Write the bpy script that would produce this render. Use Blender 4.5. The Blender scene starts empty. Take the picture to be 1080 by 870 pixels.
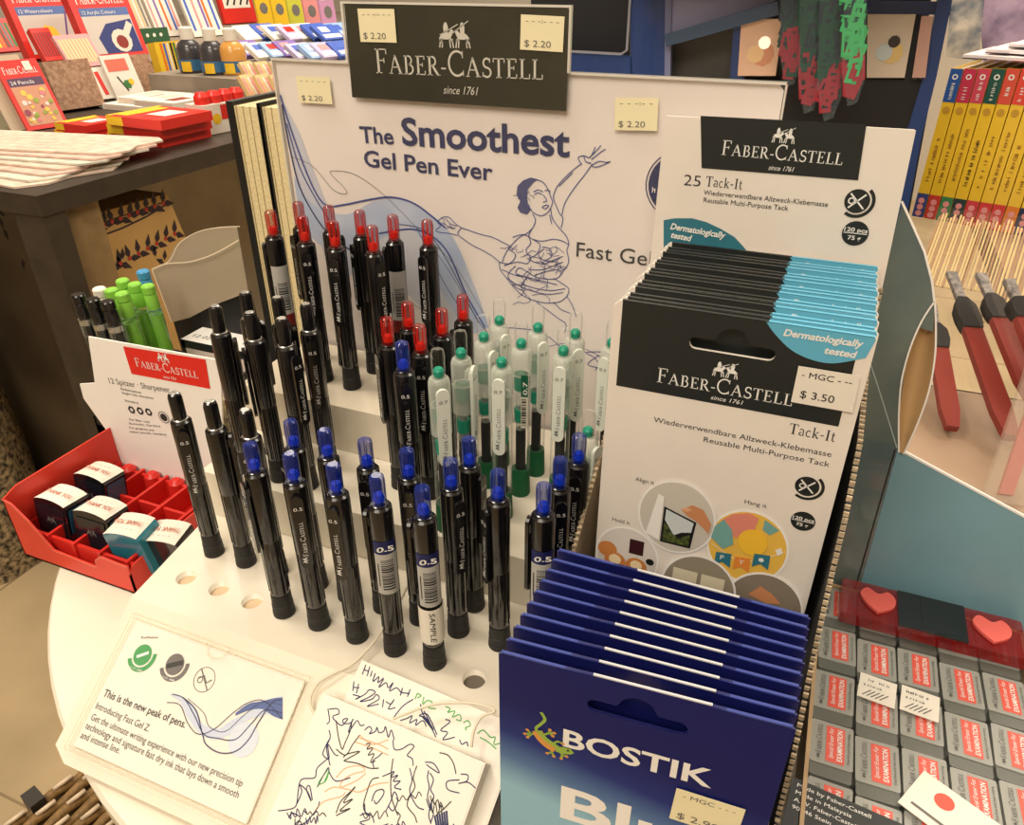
import bpy, math, random
from mathutils import Vector, Matrix
from mathutils.geometry import tessellate_polygon
random.seed(7)
SC = bpy.context.scene
COL = SC.collection
Z0 = 0.85            # height of the pen stand's top plate above the floor
HC = 0.32            # camera above that plate
FPX, PX, PY = 800.0, 540.0, 435.0
PITCH = math.radians(30.4); YAW = math.radians(22.3)
CAM = Vector((0, 0, HC + Z0))
_R = Matrix.Rotation(YAW, 3, 'Z') @ Matrix.Rotation(math.pi/2 - PITCH, 3, 'X')
PI = math.pi
cos, sin = math.cos, math.sin

def ray(px, py):
    return _R @ Vector(((px-PX)/FPX, -(py-PY)/FPX, -1.0))
def onz(px, py, z):
    r = ray(px, py); t = (z + Z0 - CAM.z)/r.z
    return CAM + r*t
def proj(p):
    q = _R.transposed() @ (Vector(p) - CAM)
    return (PX + FPX*q.x/-q.z, PY - FPX*q.y/-q.z)
def W(x, y, z): return Vector((x, y, z + Z0))

# ---------------------------------------------------------------- materials
MATS = {}
def mat(name, col, rough=0.5, metal=0.0, coat=0.0, alpha=1.0, trans=0.0, noise=0.0, nscale=40, bump=0.0, bscale=300, col2=None, emit=0.0, spec=0.5, ior=1.45):
    if name in MATS: return MATS[name]
    m = bpy.data.materials.new(name); m.use_nodes = True
    nt = m.node_tree; b = nt.nodes['Principled BSDF']
    c4 = tuple(lin(v) for v in col) + (1,)
    b.inputs['Base Color'].default_value = c4
    b.inputs['Roughness'].default_value = rough
    b.inputs['Metallic'].default_value = metal
    b.inputs['Coat Weight'].default_value = coat
    b.inputs['Alpha'].default_value = alpha
    b.inputs['Transmission Weight'].default_value = trans
    b.inputs['Specular IOR Level'].default_value = spec
    b.inputs['IOR'].default_value = ior
    if emit:
        b.inputs['Emission Color'].default_value = c4; b.inputs['Emission Strength'].default_value = emit
    if noise or col2:
        tc = nt.nodes.new('ShaderNodeTexCoord'); n = nt.nodes.new('ShaderNodeTexNoise')
        n.inputs['Scale'].default_value = nscale; n.inputs['Detail'].default_value = 4
        nt.links.new(tc.outputs['Object'], n.inputs['Vector'])
        mx = nt.nodes.new('ShaderNodeMix'); mx.data_type = 'RGBA'
        mx.inputs[6].default_value = c4
        if col2: mx.inputs[7].default_value = tuple(lin(v) for v in col2) + (1,)
        else: mx.inputs[7].default_value = tuple(v*(1-noise) for v in c4[:3]) + (1,)
        rp = nt.nodes.new('ShaderNodeMapRange'); rp.inputs[1].default_value = 0.35; rp.inputs[2].default_value = 0.65
        nt.links.new(n.outputs['Fac'], rp.inputs[0]); nt.links.new(rp.outputs[0], mx.inputs[0])
        nt.links.new(mx.outputs[2], b.inputs['Base Color'])
    if bump:
        tc = nt.nodes.new('ShaderNodeTexCoord'); n = nt.nodes.new('ShaderNodeTexNoise')
        n.inputs['Scale'].default_value = bscale
        bp = nt.nodes.new('ShaderNodeBump'); bp.inputs['Strength'].default_value = bump; bp.inputs['Distance'].default_value = 0.001
        nt.links.new(tc.outputs['Object'], n.inputs['Vector']); nt.links.new(n.outputs['Fac'], bp.inputs['Height'])
        nt.links.new(bp.outputs['Normal'], b.inputs['Normal'])
    MATS[name] = m
    return m
def lin(v):
    v = v/255.0
    return v/12.92 if v <= 0.04045 else ((v+0.055)/1.055)**2.4

white = mat('white_plastic', (232,223,204), .28, noise=.05, nscale=12)
cream = mat('cream_acrylic', (236,228,212), .3)
paper = mat('paper_white', (236,229,215), .6, noise=.04, nscale=60)
card_w = mat('card_white', (236,227,216), .45, noise=.04, nscale=30)
glossw = mat('poster_white', (238,228,222), .35, coat=.1, noise=.03, nscale=8)
black = mat('black_gloss', (17,16,18), .22, coat=.4)
blackm = mat('black_matte', (30,29,29), .55)
smoke = mat('smoke_barrel', (34,31,30), .12, coat=.6, col2=(20,19,19), nscale=260)
ink_k = mat('ink_black', (28,28,30), .5)
ink_g = mat('ink_grey', (105,100,98), .5)
ink_w = mat('ink_white', (238,236,230), .5)
ink_n = mat('ink_navy', (16,24,84), .5)
ink_b = mat('ink_blue', (52,66,140), .5)
ink_lb = mat('ink_light_blue', (150,170,205), .5)
ink_pb = mat('ink_pale_blue', (190,198,215), .5)
ink_gr = mat('ink_green', (60,150,80), .5)
ink_o = mat('ink_orange', (222,170,130), .5)
carbon = mat('brand_charcoal', (31,35,34), .45, coat=.1)
brandred = mat('brand_red', (222,40,32), .4)
teal = mat('print_teal', (52,118,136), .4)
sky = mat('print_sky_blue', (96,178,210), .35)
sticker = mat('sticker_cream', (240,230,190), .5)
kraft = mat('kraft_board', (176,140,104), .8, noise=.25, nscale=200)
kraft_d = mat('board_edge', (200,180,150), .8, noise=.4, nscale=400)
dark_in = mat('carton_inside', (20,19,20), .6)
redbox = mat('red_card', (222,62,46), .4, noise=.06, nscale=40)
reddeep = mat('red_vacuum_tray', (205,42,34), .35)
navy = mat('navy_card', (16,22,86), .45, coat=.05)
def rimclear(name, col, a0, a1, rough=.08):
    m = mat(name, col, rough, coat=.6)
    nt = m.node_tree; lw = nt.nodes.new('ShaderNodeLayerWeight'); lw.inputs['Blend'].default_value = .35
    mr = nt.nodes.new('ShaderNodeMapRange'); mr.inputs[1].default_value = .22; mr.inputs[3].default_value = a0; mr.inputs[4].default_value = a1
    nt.links.new(lw.outputs['Facing'], mr.inputs[0]); nt.links.new(mr.outputs[0], nt.nodes['Principled BSDF'].inputs['Alpha'])
    return m
clear = rimclear('clear_plastic', (206,214,200), .02, .70)
frost = rimclear('frosted_plastic', (224,230,216), .34, .98, .25)
bluecap = rimclear('blue_translucent', (22,48,140), .42, .98)
redcap = rimclear('red_translucent', (140,20,14), .42, .98)
clearcap = rimclear('clear_button', (190,190,180), .02, .9)
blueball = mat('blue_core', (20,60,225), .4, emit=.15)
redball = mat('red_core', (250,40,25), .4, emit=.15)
greenball = mat('green_core', (20,150,120), .4)
greengrip = mat('green_grip', (12,92,52), .6)
greentint = mat('green_tint', (60,150,120), .3)
metal = mat('steel', (190,190,185), .25, metal=.9)
stripgrey = mat('barcode_grey', (178,176,170), .5)
pvc = mat('poster_sleeve', (238,236,230), .12, alpha=.03, coat=.15)

# ---------------------------------------------------------------- mesh building
class MB:
    def __init__(s): s.v = []; s.f = []; s.m = []; s.mats = []; s.sm = []
    def mi(s, m):
        if m not in s.mats: s.mats.append(m)
        return s.mats.index(m)
    def add(s, vs, fs, m, smooth=False):
        b = len(s.v); s.v += [Vector(v) for v in vs]; k = s.mi(m)
        for f in fs: s.f.append([b+i for i in f]); s.m.append(k); s.sm.append(smooth)
    def quad(s, a, b, c, d, m): s.add([a,b,c,d], [(0,1,2,3)], m)
    def boxf(s, fr, x0, x1, y0, y1, z0, z1, m):       # box in a frame
        vs = [fr.p(x,y,z) for z in (z0,z1) for y in (y0,y1) for x in (x0,x1)]
        s.add(vs, [(0,2,3,1),(4,5,7,6),(0,1,5,4),(2,6,7,3),(0,4,6,2),(1,3,7,5)], m)
    def box(s, x0, x1, y0, y1, z0, z1, m): s.boxf(ID, x0,x1,y0,y1,z0,z1, m)
    def rbox(s, fr, x0, x1, y0, y1, z0, z1, r, m, n=4):   # vertical-edge rounded box
        pts = []
        for cx, cy, a0 in ((x1-r,y1-r,0),(x0+r,y1-r,90),(x0+r,y0+r,180),(x1-r,y0+r,270)):
            for k in range(n+1):
                a = math.radians(a0+90*k/n); pts.append((cx+r*cos(a), cy+r*sin(a)))
        s.prism(fr, pts, z0, z1, m)
    def prism(s, fr, pts, z0, z1, m, holes=(), mside=None):
        loops = [pts] + list(holes)
        allp = [p for l in loops for p in l]
        tris = tessellate_polygon([[Vector((p[0],p[1],0)) for p in l] for l in loops])
        top = [fr.p(p[0],p[1],z1) for p in allp]; n = len(allp)
        bot = [fr.p(p[0],p[1],z0) for p in allp]
        ft, fb = [], []
        for t in tris:
            a,b,c = (allp[i] for i in t)
            ar = (b[0]-a[0])*(c[1]-a[1])-(b[1]-a[1])*(c[0]-a[0])
            t = tuple(t) if ar > 0 else tuple(reversed(t))
            ft.append(t); fb.append(tuple(reversed(t)))
        s.add(top, ft, m); s.add(bot, fb, m)
        k = 0
        for l in loops:
            q = len(l)
            ar = sum(l[i][0]*l[(i+1)%q][1]-l[(i+1)%q][0]*l[i][1] for i in range(q))
            ccw = (ar > 0) == (k == 0)
            fs = []
            for i in range(q):
                a, b = k+i, k+(i+1)%q
                fs.append((a,b,b+n,a+n) if ccw else (b,a,a+n,b+n))
            s.add(bot+top, fs, mside or m); k += q
    def flat(s, fr, pts, h, m, holes=()):               # printed flat shape
        loops = [pts]+list(holes); allp = [p for l in loops for p in l]
        tris = tessellate_polygon([[Vector((p[0],p[1],0)) for p in l] for l in loops])
        fs = []
        for t in tris:
            a,b,c = (allp[i] for i in t)
            ar = (b[0]-a[0])*(c[1]-a[1])-(b[1]-a[1])*(c[0]-a[0])
            fs.append(tuple(t) if ar > 0 else tuple(reversed(t)))
        s.add([fr.p(p[0],p[1],h) for p in allp], fs, m)
    def rect(s, fr, x0, y0, x1, y1, h, m): s.flat(fr, [(x0,y0),(x1,y0),(x1,y1),(x0,y1)], h, m)
    def disc(s, fr, x, y, r, h, m, n=24, ry=None, r0=None, a0=0, a1=360):
        ry = ry or r
        k = n
        out = [(x+r*cos(math.radians(a0+(a1-a0)*i/k)), y+ry*sin(math.radians(a0+(a1-a0)*i/k))) for i in range(k+1)]
        if r0:
            for i in range(k):
                q = r0/r
                a, b = out[i], out[i+1]
                s.add([fr.p(a[0],a[1],h), fr.p(b[0],b[1],h), fr.p(x+(b[0]-x)*q,y+(b[1]-y)*q,h), fr.p(x+(a[0]-x)*q,y+(a[1]-y)*q,h)], [(0,1,2,3)], m)
        else: s.add([fr.p(p[0],p[1],h) for p in out[:-1]], [tuple(range(k))], m)
    def ribbon(s, fr, pts, w, h, m, taper=False):
        n = len(pts)
        if n < 2: return
        vs = []
        for i, p in enumerate(pts):
            a = pts[max(0,i-1)]; b = pts[min(n-1,i+1)]
            dx, dy = b[0]-a[0], b[1]-a[1]; L = math.hypot(dx,dy) or 1e-9
            ww = w/2
            if taper: ww *= .25+.75*sin(PI*i/(n-1))
            vs += [fr.p(p[0]+dy/L*ww, p[1]-dx/L*ww, h), fr.p(p[0]-dy/L*ww, p[1]+dx/L*ww, h)]
        s.add(vs, [(2*i,2*i+2,2*i+3,2*i+1) for i in range(n-1)], m)
    def lathe(s, prof, m, n=16, c=(0,0), fr=None, caps=True):   # prof = [(r,z)]
        fr = fr or ID
        if caps:   # split smooth runs at sharp corners
            run = [prof[0]]; runs = []
            for i in range(1, len(prof)):
                run.append(prof[i])
                if i < len(prof)-1:
                    a1 = math.atan2(prof[i][1]-prof[i-1][1], prof[i][0]-prof[i-1][0]); a2 = math.atan2(prof[i+1][1]-prof[i][1], prof[i+1][0]-prof[i][0])
                    if abs((a2-a1+PI)%(2*PI)-PI) > .6: runs.append(run); run = [prof[i]]
            runs.append(run)
            for q in runs: s.lathe(q, m, n, c, fr, False)
            for (r, z), rev in ((prof[0],True),(prof[-1],False)):
                ring = [fr.p(c[0]+r*cos(2*PI*k/n), c[1]+r*sin(2*PI*k/n), z) for k in range(n)]
                s.add(ring, [tuple(range(n-1,-1,-1)) if rev else tuple(range(n))], m)
            return
        vs = []
        for r, z in prof:
            for k in range(n):
                a = 2*PI*k/n; vs.append(fr.p(c[0]+r*cos(a), c[1]+r*sin(a), z))
        fs = [(j*n+k, j*n+(k+1)%n, (j+1)*n+(k+1)%n, (j+1)*n+k) for j in range(len(prof)-1) for k in range(n)]
        s.add(vs, fs, m, True)
    def tube(s, pts, r, m, n=6):
        pts = [Vector(p) for p in pts]; vs = []; N = len(pts)
        for i, p in enumerate(pts):
            t = (pts[min(N-1,i+1)] - pts[max(0,i-1)]).normalized()
            a = t.cross(Vector((0,0,1)));
            if a.length < 1e-3: a = t.cross(Vector((1,0,0)))
            a.normalize(); b = t.cross(a)
            for k in range(n):
                q = 2*PI*k/n; vs.append(p + (a*cos(q)+b*sin(q))*r)
        s.add(vs, [(j*n+k, j*n+(k+1)%n, (j+1)*n+(k+1)%n, (j+1)*n+k) for j in range(N-1) for k in range(n)] + [tuple(range(n)), tuple((N-1)*n+k for k in range(n))], m, True)
    def text(s, fr, txt, x, y, cap, h, m, width=None, bold=0.0, ang=0.0, shear=0.0, align='l'):
        vs, fs, w = glyphs(txt, bold)
        sx = cap if width is None else width/w
        if align == 'c': x -= sx*w/2*cos(ang); y -= sx*w/2*sin(ang)
        ca, sa = cos(ang), sin(ang); o = []
        for (a, b) in vs:
            a2 = a*sx + b*cap*shear; b2 = b*cap
            o.append(fr.p(x + a2*ca - b2*sa, y + a2*sa + b2*ca, h))
        s.add(o, fs, m)
    def textpx(s, fr, txt, p0, p1, cap, h, m, bold=0.0, shear=0.0, fn=None):
        a = fr.at(*p0); b = fr.at(*p1)
        L = math.hypot(b[0]-a[0], b[1]-a[1]); an = math.atan2(b[1]-a[1], b[0]-a[0])
        (fn or s.text)(fr, txt, a[0], a[1], cap, h, m, width=L, bold=bold, ang=an, shear=shear)
    def serif(s, fr, txt, x, y, cap, h, m, width=None, bold=0.0, ang=0.0, shear=0.0):
        segs, w = serif_layout(txt)
        sx = cap if width is None else width/w
        f2 = fr.sub(x, y, ang)
        for pts, wd in segs:
            f3 = [(p[0]*sx, p[1]*cap) for p in pts]
            s.ribbon(f2, f3, wd*(sx+cap)/2, h, m)
    def build(s, name, parent=None, loc=None, local=False):
        """verts given in world space (or local if local=True)"""
        me = bpy.data.meshes.new(name)
        if parent is not None: org = Vector(parent['_o'])
        elif loc is not None: org = Vector(loc)
        else:
            xs = [v.x for v in s.v]; ys = [v.y for v in s.v]; zs = [v.z for v in s.v]
            org = Vector(((min(xs)+max(xs))/2, (min(ys)+max(ys))/2, min(zs)))
        vs = s.v if local else [v-org for v in s.v]
        me.from_pydata([tuple(v) for v in vs], [], s.f)
        for m in s.mats: me.materials.append(m)
        me.polygons.foreach_set('material_index', s.m)
        me.polygons.foreach_set('use_smooth', s.sm)
        me.update()
        o = bpy.data.objects.new(name, me); COL.objects.link(o)
        if parent is not None: o.parent = parent; o['_o'] = tuple(org)
        else: o.location = org; o['_o'] = tuple(org)
        return o

class Frame:
    def __init__(s, O, ex, ey): s.O = Vector(O); s.ex = Vector(ex); s.ey = Vector(ey); s.ez = s.ex.cross(s.ey).normalized()
    def p(s, x, y, z=0.0): return s.O + s.ex*x + s.ey*y + s.ez*z
    def at(s, px, py):
        r = ray(px, py); t = (s.O-CAM).dot(s.ez)/r.dot(s.ez); q = CAM + r*t - s.O
        return (q.dot(s.ex), q.dot(s.ey))
    def sub(s, x, y, ang=0.0, h=0.0):
        return Frame(s.p(x,y,h), s.ex*cos(ang)+s.ey*sin(ang), s.ey*cos(ang)-s.ex*sin(ang))
ID = Frame((0,0,0), (1,0,0), (0,1,0))
def frz(x, y, z, ang=0.0): return Frame(W(x,y,z), (cos(ang),sin(ang),0), (-sin(ang),cos(ang),0))
def upright(x, y, z, yaw=0.0, lean=0.0):   # plane facing -y, ey up; lean tips the top backwards
    ex = Vector((cos(yaw), sin(yaw), 0)); bk = Vector((-sin(yaw), cos(yaw), 0))
    return Frame(W(x,y,z), ex, Vector((0,0,1))*cos(lean) + bk*sin(lean))

_G = {}
def glyphs(txt, bold):
    k = (txt, round(bold,3))
    if k in _G: return _G[k]
    cu = bpy.data.curves.new('t', 'FONT'); cu.body = txt; cu.size = 1; cu.offset = bold; cu.resolution_u = 3; cu.fill_mode = 'FRONT'
    o = bpy.data.objects.new('t', cu); COL.objects.link(o)
    dg = bpy.context.evaluated_depsgraph_get(); dg.update()
    me = o.evaluated_get(dg).to_mesh()
    vs = [(v.co.x, v.co.y) for v in me.vertices]; fs = [tuple(p.vertices) for p in me.polygons]
    o.evaluated_get(dg).to_mesh_clear()
    bpy.data.objects.remove(o); bpy.data.curves.remove(cu)
    H = .73
    x0 = min(v[0] for v in vs)
    vs = [((v[0]-x0)/H, v[1]/H) for v in vs]
    if fs:   # make faces wind counter-clockwise
        nf = []
        for f in fs:
            ar = sum(vs[f[i]][0]*vs[f[(i+1)%len(f)]][1]-vs[f[(i+1)%len(f)]][0]*vs[f[i]][1] for i in range(len(f)))
            nf.append(f if ar > 0 else tuple(reversed(f)))
        fs = nf
    _G[k] = (vs, fs, max(v[0] for v in vs))
    return _G[k]

def arc(cx, cy, rx, ry, a0, a1, n=10):
    return [(cx+rx*cos(math.radians(a0+(a1-a0)*i/n)), cy+ry*sin(math.radians(a0+(a1-a0)*i/n))) for i in range(n+1)]
K, N_, S_ = .13, .055, .045
SG = {
 'F': ([([(.2,0),(.2,1)],K), ([(.06,.975),(.62,.975)],N_), ([(.61,1),(.61,.78)],N_), ([(.2,.53),(.5,.53)],N_), ([(.49,.43),(.49,.63)],N_), ([(.06,.02),(.36,.02)],S_)], .68),
 'A': ([([(.1,0),(.42,1)],.06), ([(.4,1),(.76,0)],K), ([(.2,.36),(.64,.36)],N_), ([(0,.02),(.24,.02)],S_), ([(.6,.02),(.9,.02)],S_)], .9),
 'B': ([([(.18,0),(.18,1)],K), ([(.04,.975),(.35,.975)],N_), (arc(.33,.755,.2,.22,90,-90),.09), (arc(.33,.28,.27,.26,90,-90),.1), ([(.04,.02),(.35,.02)],N_)], .7),
 'E': ([([(.2,0),(.2,1)],K), ([(.06,.975),(.6,.975)],N_), ([(.59,1),(.59,.8)],N_), ([(.2,.53),(.48,.53)],N_), ([(.47,.43),(.47,.63)],N_), ([(.06,.025),(.64,.025)],N_), ([(.63,0),(.63,.22)],N_)], .7),
 'R': ([([(.18,0),(.18,1)],K), ([(.04,.975),(.35,.975)],N_), (arc(.33,.74,.22,.235,90,-90),.1), ([(.18,.5),(.34,.5)],N_), ([(.36,.5),(.7,0)],K), ([(.04,.02),(.34,.02)],S_), ([(.62,.02),(.84,.02)],S_)], .82),
 'C': ([(arc(.46,.5,.38,.48,48,312,18),.1), ([(.72,.98),(.72,.72)],N_), ([(.74,.02),(.74,.24)],S_)], .82),
 'S': ([(arc(.32,.74,.2,.23,40,250,10)+arc(.32,.26,.23,.24,80,-140,10),.1), ([(.5,.98),(.5,.76)],N_), ([(.09,.02),(.09,.26)],N_)], .62),
 'T': ([([(.36,0),(.36,1)],K), ([(.02,.975),(.7,.975)],N_), ([(.04,1),(.04,.78)],N_), ([(.68,1),(.68,.78)],N_), ([(.2,.02),(.52,.02)],S_)], .72),
 'L': ([([(.2,0),(.2,1)],K), ([(.05,.98),(.35,.98)],S_), ([(.05,.025),(.64,.025)],N_), ([(.63,0),(.63,.25)],N_)], .68),
 'I': ([([(.2,0),(.2,1)],K), ([(.06,.98),(.34,.98)],S_), ([(.06,.02),(.34,.02)],S_)], .4),
 '-': ([([(.03,.38),(.32,.38)],.08)], .36),
 'a': ([(arc(.24,.5,.16,.13,160,0,6)+[(.4,.06),(.48,.0)],.08), (arc(.24,.18,.16,.15,80,300,8),.08)], .52),
 'c': ([(arc(.27,.31,.2,.29,50,310,12),.08)], .5),
 'k': ([([(.12,0),(.12,1.02)],.1), ([(.14,.28),(.42,.6)],.05), ([(.22,.36),(.48,0)],.1), ([(.02,.02),(.22,.02)],.04), ([(.38,.02),(.56,.02)],.04), ([(.32,.61),(.5,.61)],.04)], .58),
 't': ([([(.16,.85),(.16,.1),(.24,.02),(.34,.05)],.09), ([(.04,.61),(.34,.61)],.05)], .38),
 ' ': ([], .35),
}
def serif_layout(txt):
    x = 0; segs = []
    for i, ch in enumerate(txt):
        big = 1.0
        if txt == 'FABER-CASTELL': big = 1.32 if ch in 'FC' else 1.0
        st, adv = SG[ch]
        for pts, w in st: segs.append(([(x+p[0]*big, p[1]*big) for p in pts], w*(1.15 if big > 1 else 1)))
        x += adv*big + .05
    return segs, x-.05

def scrawl(mb, fr, x, y, L, cap, h, m, seed=1):
    """a run of tiny letter-like strokes for print too small to read"""
    r = random.Random(seed); a = 0.0
    while a < L:
        w = cap*r.uniform(.35,.8)
        if r.random() > .16:
            mb.rect(fr, x+a, y, x+a+cap*.16, y+cap*r.uniform(.7,1), h, m)
            if r.random() > .4: mb.rect(fr, x+a, y+cap*.4, x+a+w*.8, y+cap*.56, h, m)
            if r.random() > .5: mb.rect(fr, x+a+w*.66, y, x+a+w*.66+cap*.15, y+cap*.7, h, m)
        a += w+cap*.14
def knights(mb, fr, x, y, s, h, m, ang=0.0):
    """two riders tilting at each other, s = total width"""
    f = fr.sub(x, y, ang)
    def P(l): return [(a*s, b*s) for a, b in l]
    for sg in (-1, 1):
        o = .24*sg
        body = [(-.2,.1),(-.1,.2),(.06,.2),(.16,.3),(.22,.28),(.2,.2),(.14,.1),(.2,.0),(.14,.02),(.06,.06),(-.08,.06),(-.12,-.06),(-.16,-.02),(-.2,.04)]
        pts = [(o - a*sg*1.0, b) for a, b in body]
        mb.flat(f, P(pts), h, m)
        rider = [(o-.06, .2),(o+.06,.2),(o+.07,.36),(o+.03,.46),(o-.03,.46),(o-.07,.36)]
        mb.flat(f, P(rider), h, m)
        for lx in (-.16,-.1,.1,.17): mb.ribbon(f, P([(o+lx,.08),(o+lx*1.25,-.14)]), .035*s, h, m)
    mb.ribbon(f, P([(-.42,.16),(.12,.42)]), .022*s, h, m); mb.ribbon(f, P([(.42,.5),(-.06,.2)]), .022*s, h, m)

def brand(mb, fr, x, y, w, h, m, ang=0.0, icon=True, since=True, ratio=.118):
    cap = w*ratio*.8
    mb.serif(fr, 'FABER-CASTELL', x, y, cap, h, m, width=w, ang=ang)
    f = fr.sub(x, y, ang)
    if icon: knights(mb, f, w*.5, cap*1.75, w*.2, h, m)
    if since: mb.text(f, 'since 1761', w*.42, -cap*.95, cap*.45, h, m, width=w*.2, shear=.25)
def brandpx(mb, fr, p0, p1, h, m, **k):
    a = fr.at(*p0); b = fr.at(*p1)
    brand(mb, fr, a[0], a[1], math.hypot(b[0]-a[0], b[1]-a[1]), h, m, ang=math.atan2(b[1]-a[1], b[0]-a[0]), **k)
def barcode(mb, fr, x0, y0, x1, y1, h, m, n=14, vertical=False):
    x = 0.0; rs = random.Random(3)
    L = (y1-y0) if vertical else (x1-x0)
    while x < L:
        w = rs.choice((.25,.4,.7))*L/n; 
        if vertical: mb.rect(fr, x0, y0+x, x1, min(y1, y0+x+w), h, m)
        else: mb.rect(fr, x0+x, y0, min(x1, x0+x+w), y1, h, m)
        x += w + rs.choice((.3,.5,.7))*L/n
def pricetag(mb, fr, x0, y0, x1, y1, price, top='- - - - -', h=0.0, base=None):
    mb.prism(fr, [(x0,y0),(x1,y0),(x1,y1),(x0,y1)], h, h+.00015, base or sticker)
    w = x1-x0; hh = y1-y0
    mb.text(fr, price, x0+w*.1, y0+hh*.1, hh*.2, h+.0003, ink_g, width=w*.62)
    mb.text(fr, top, x0+w*.12, y0+hh*.78, hh*.13, h+.0003, ink_g, width=w*.76)

# ---------------------------------------------------------------- scene-object helpers
def tag(o, label=None, cat=None, group=None, kind=None):
    if label: o['label'] = label
    if cat: o['category'] = cat
    if group: o['group'] = group
    if kind: o['kind'] = kind
    return o
def thing(name, label, cat, loc=(0,0,0), rotz=0.0, group=None):
    o = bpy.data.objects.new(name, None); COL.objects.link(o); o.empty_display_size = .01
    o.location = loc; o.rotation_euler = (0,0,rotz); o['_o'] = tuple(loc)
    return tag(o, label, cat, group)
def lthing(name, label, cat, group=None):   # prototype at local origin
    return thing(name, label, cat, (0,0,0), 0, group)
def copy_tree(o, parent=None):
    c = o.copy(); COL.objects.link(c); c.parent = parent
    for ch in list(o.children): copy_tree(ch, c)
    return c
# ================================================================ PENS
IF = ID
def clip_mesh(parent, m, ink, size_txt, ztop, L=.046, wd=.0062, off=.0072):
    """clip on the -y side; text reads upwards"""
    b = MB()
    fr = Frame((0,-off,0), (1,0,0), (0,0,1))         # faces -y
    z0, z1 = ztop-L, ztop; r = wd/2
    pts = arc(0, z1-r, r, r, 0, 180, 6) + arc(0, z0+r, r, r, 180, 360, 6)
    b.prism(fr, pts, -.0009, .0009, m)
    b.boxf(fr, -r*.8, r*.8, z1-.008, z1-.003, -.0042, -.0009, m)
    t = .0010
    b.text(fr, size_txt, -.0022, z1-.0085, .0021, t, ink, width=.0044)
    f2 = fr.sub(.0012, z0+.008, PI/2)
    b.serif(f2, 'FABER-CASTELL', 0, 0, .0019, t, ink, width=.0225)
    knights(b, fr.sub(0, z0+.0055, PI/2), 0, 0, .0042, t, ink)
    return b.build('clip', parent)
def gel_pen(kind, labelled=False, sample=False):
    names = {'k':'black','b':'blue','r':'red'}
    t = lthing('gel_pen', 'x', 'pen')
    b = MB(); b.lathe([(.0059,0),(.0063,.0004),(.0062,.004),(.00605,.004),(.006,.0085),(.0058,.0087),(.0056,.016)], blackm, 20); b.build('grip', t)
    b = MB(); b.lathe([(.0052,.016),(.0054,.017),(.0055,.055)], smoke, 20)
    for k in range(10):
        a = 2*PI*k/10; b.box(.0055*cos(a)-.00022, .0055*cos(a)+.00022, .0055*sin(a)-.00022, .0055*sin(a)+.00022, .018, .054, black)
    b.build('lower_barrel', t)
    b = MB(); b.lathe([(.0056,.055),(.0058,.0555),(.0060,.094),(.0058,.0975),(.0046,.0985)], black, 24); ub = b.build('upper_barrel', t)
    b = MB()
    b.lathe([(.0044,.0982),(.0045,.0992),(.0039,.0995)], metal if kind == 'k' else black, 16)
    if kind == 'k':
        b.lathe([(.0037,.0992),(.0039,.101),(.0039,.1125),(.0034,.1148),(.0026,.1152)], black, 10)
        b.lathe([(.0022,.1150),(.0027,.1156),(.0022,.1158)], metal, 10)
    else:
        cap, ball = (bluecap, blueball) if kind == 'b' else (redcap, redball)
        b.lathe([(.0037,.0992),(.0038,.1125),(.0035,.1148),(.0024,.1156)], cap, 14)
        b.lathe([(.0006,.0998),(.0026,.1008),(.0029,.1028),(.0022,.1048),(.0006,.1055)], ball, 12)
        for k in range(6):
            a = 2*PI*k/6; b.lathe([(.00028,.104),(.00028,.1135)], ball if kind=='r' else cap, 5, c=(.0031*cos(a), .0031*sin(a)))
    b.build('push_button', t)
    clip_mesh(ub, black, ink_w, '0.5', .0945)
    if labelled:
        b = MB()
        def strip(a0, a1, z0, z1, m, r=.00612, n=8):
            vs = []
            for i in range(n+1):
                a = math.radians(a0+(a1-a0)*i/n)
                vs += [(r*cos(a), r*sin(a), z0), (r*cos(a), r*sin(a), z1)]
            b.add(vs, [(2*i,2*i+2,2*i+3,2*i+1) for i in range(n)], m)
        A0 = 25   # sticker centred on +x side turned to the viewer by the pen's own rotation
        strip(A0-60, A0+60, .072, .080, ink_n if kind == 'b' else stripgrey)
        if kind == 'r': strip(A0-60, A0+60, .037, .046, mat('label_wine', (120,34,30), .4))
        strip(A0-60, A0+60, .046, .072, stripgrey)
        rs = random.Random(5); z = .049
        while z < .069:
            w = rs.choice((.0004,.0007,.001)); strip(A0-28, A0+34, z, z+w, ink_k, .00618); z += w+rs.choice((.0005,.0008))
        strip(A0-46, A0-40, .051, .066, ink_k, .00618)
        a = math.radians(A0)
        fr = Frame((.0063*cos(a), .0063*sin(a), 0), (-sin(a), cos(a), 0), (0,0,1))
        if kind == 'b': b.text(fr, '0.5', -.0042, .0745, .0032, .0002, ink_w, width=.0084, bold=.02)
        b.build('barcode_label', t)
    if sample:
        b = MB()
        a = math.radians(25); r = .0064
        vs = []
        for i in range(13):
            q = a + math.radians(-110+220*i/12)
            vs += [(r*cos(q), r*sin(q), .020), (r*cos(q), r*sin(q), .044)]
        b.add(vs, [(2*i,2*i+2,2*i+3,2*i+1) for i in range(12)], paper)
        fr = Frame((r*cos(a), r*sin(a), 0), (-sin(a), cos(a), 0), (0,0,1)).sub(-.0014, .0425, -PI/2)
        b.text(fr, 'SAMPLE', 0, 0, .003, .0003, ink_k, width=.020, shear=.2)
        tag(b.build('sample_sticker', t), 'white paper sticker reading SAMPLE')
    return t
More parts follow.
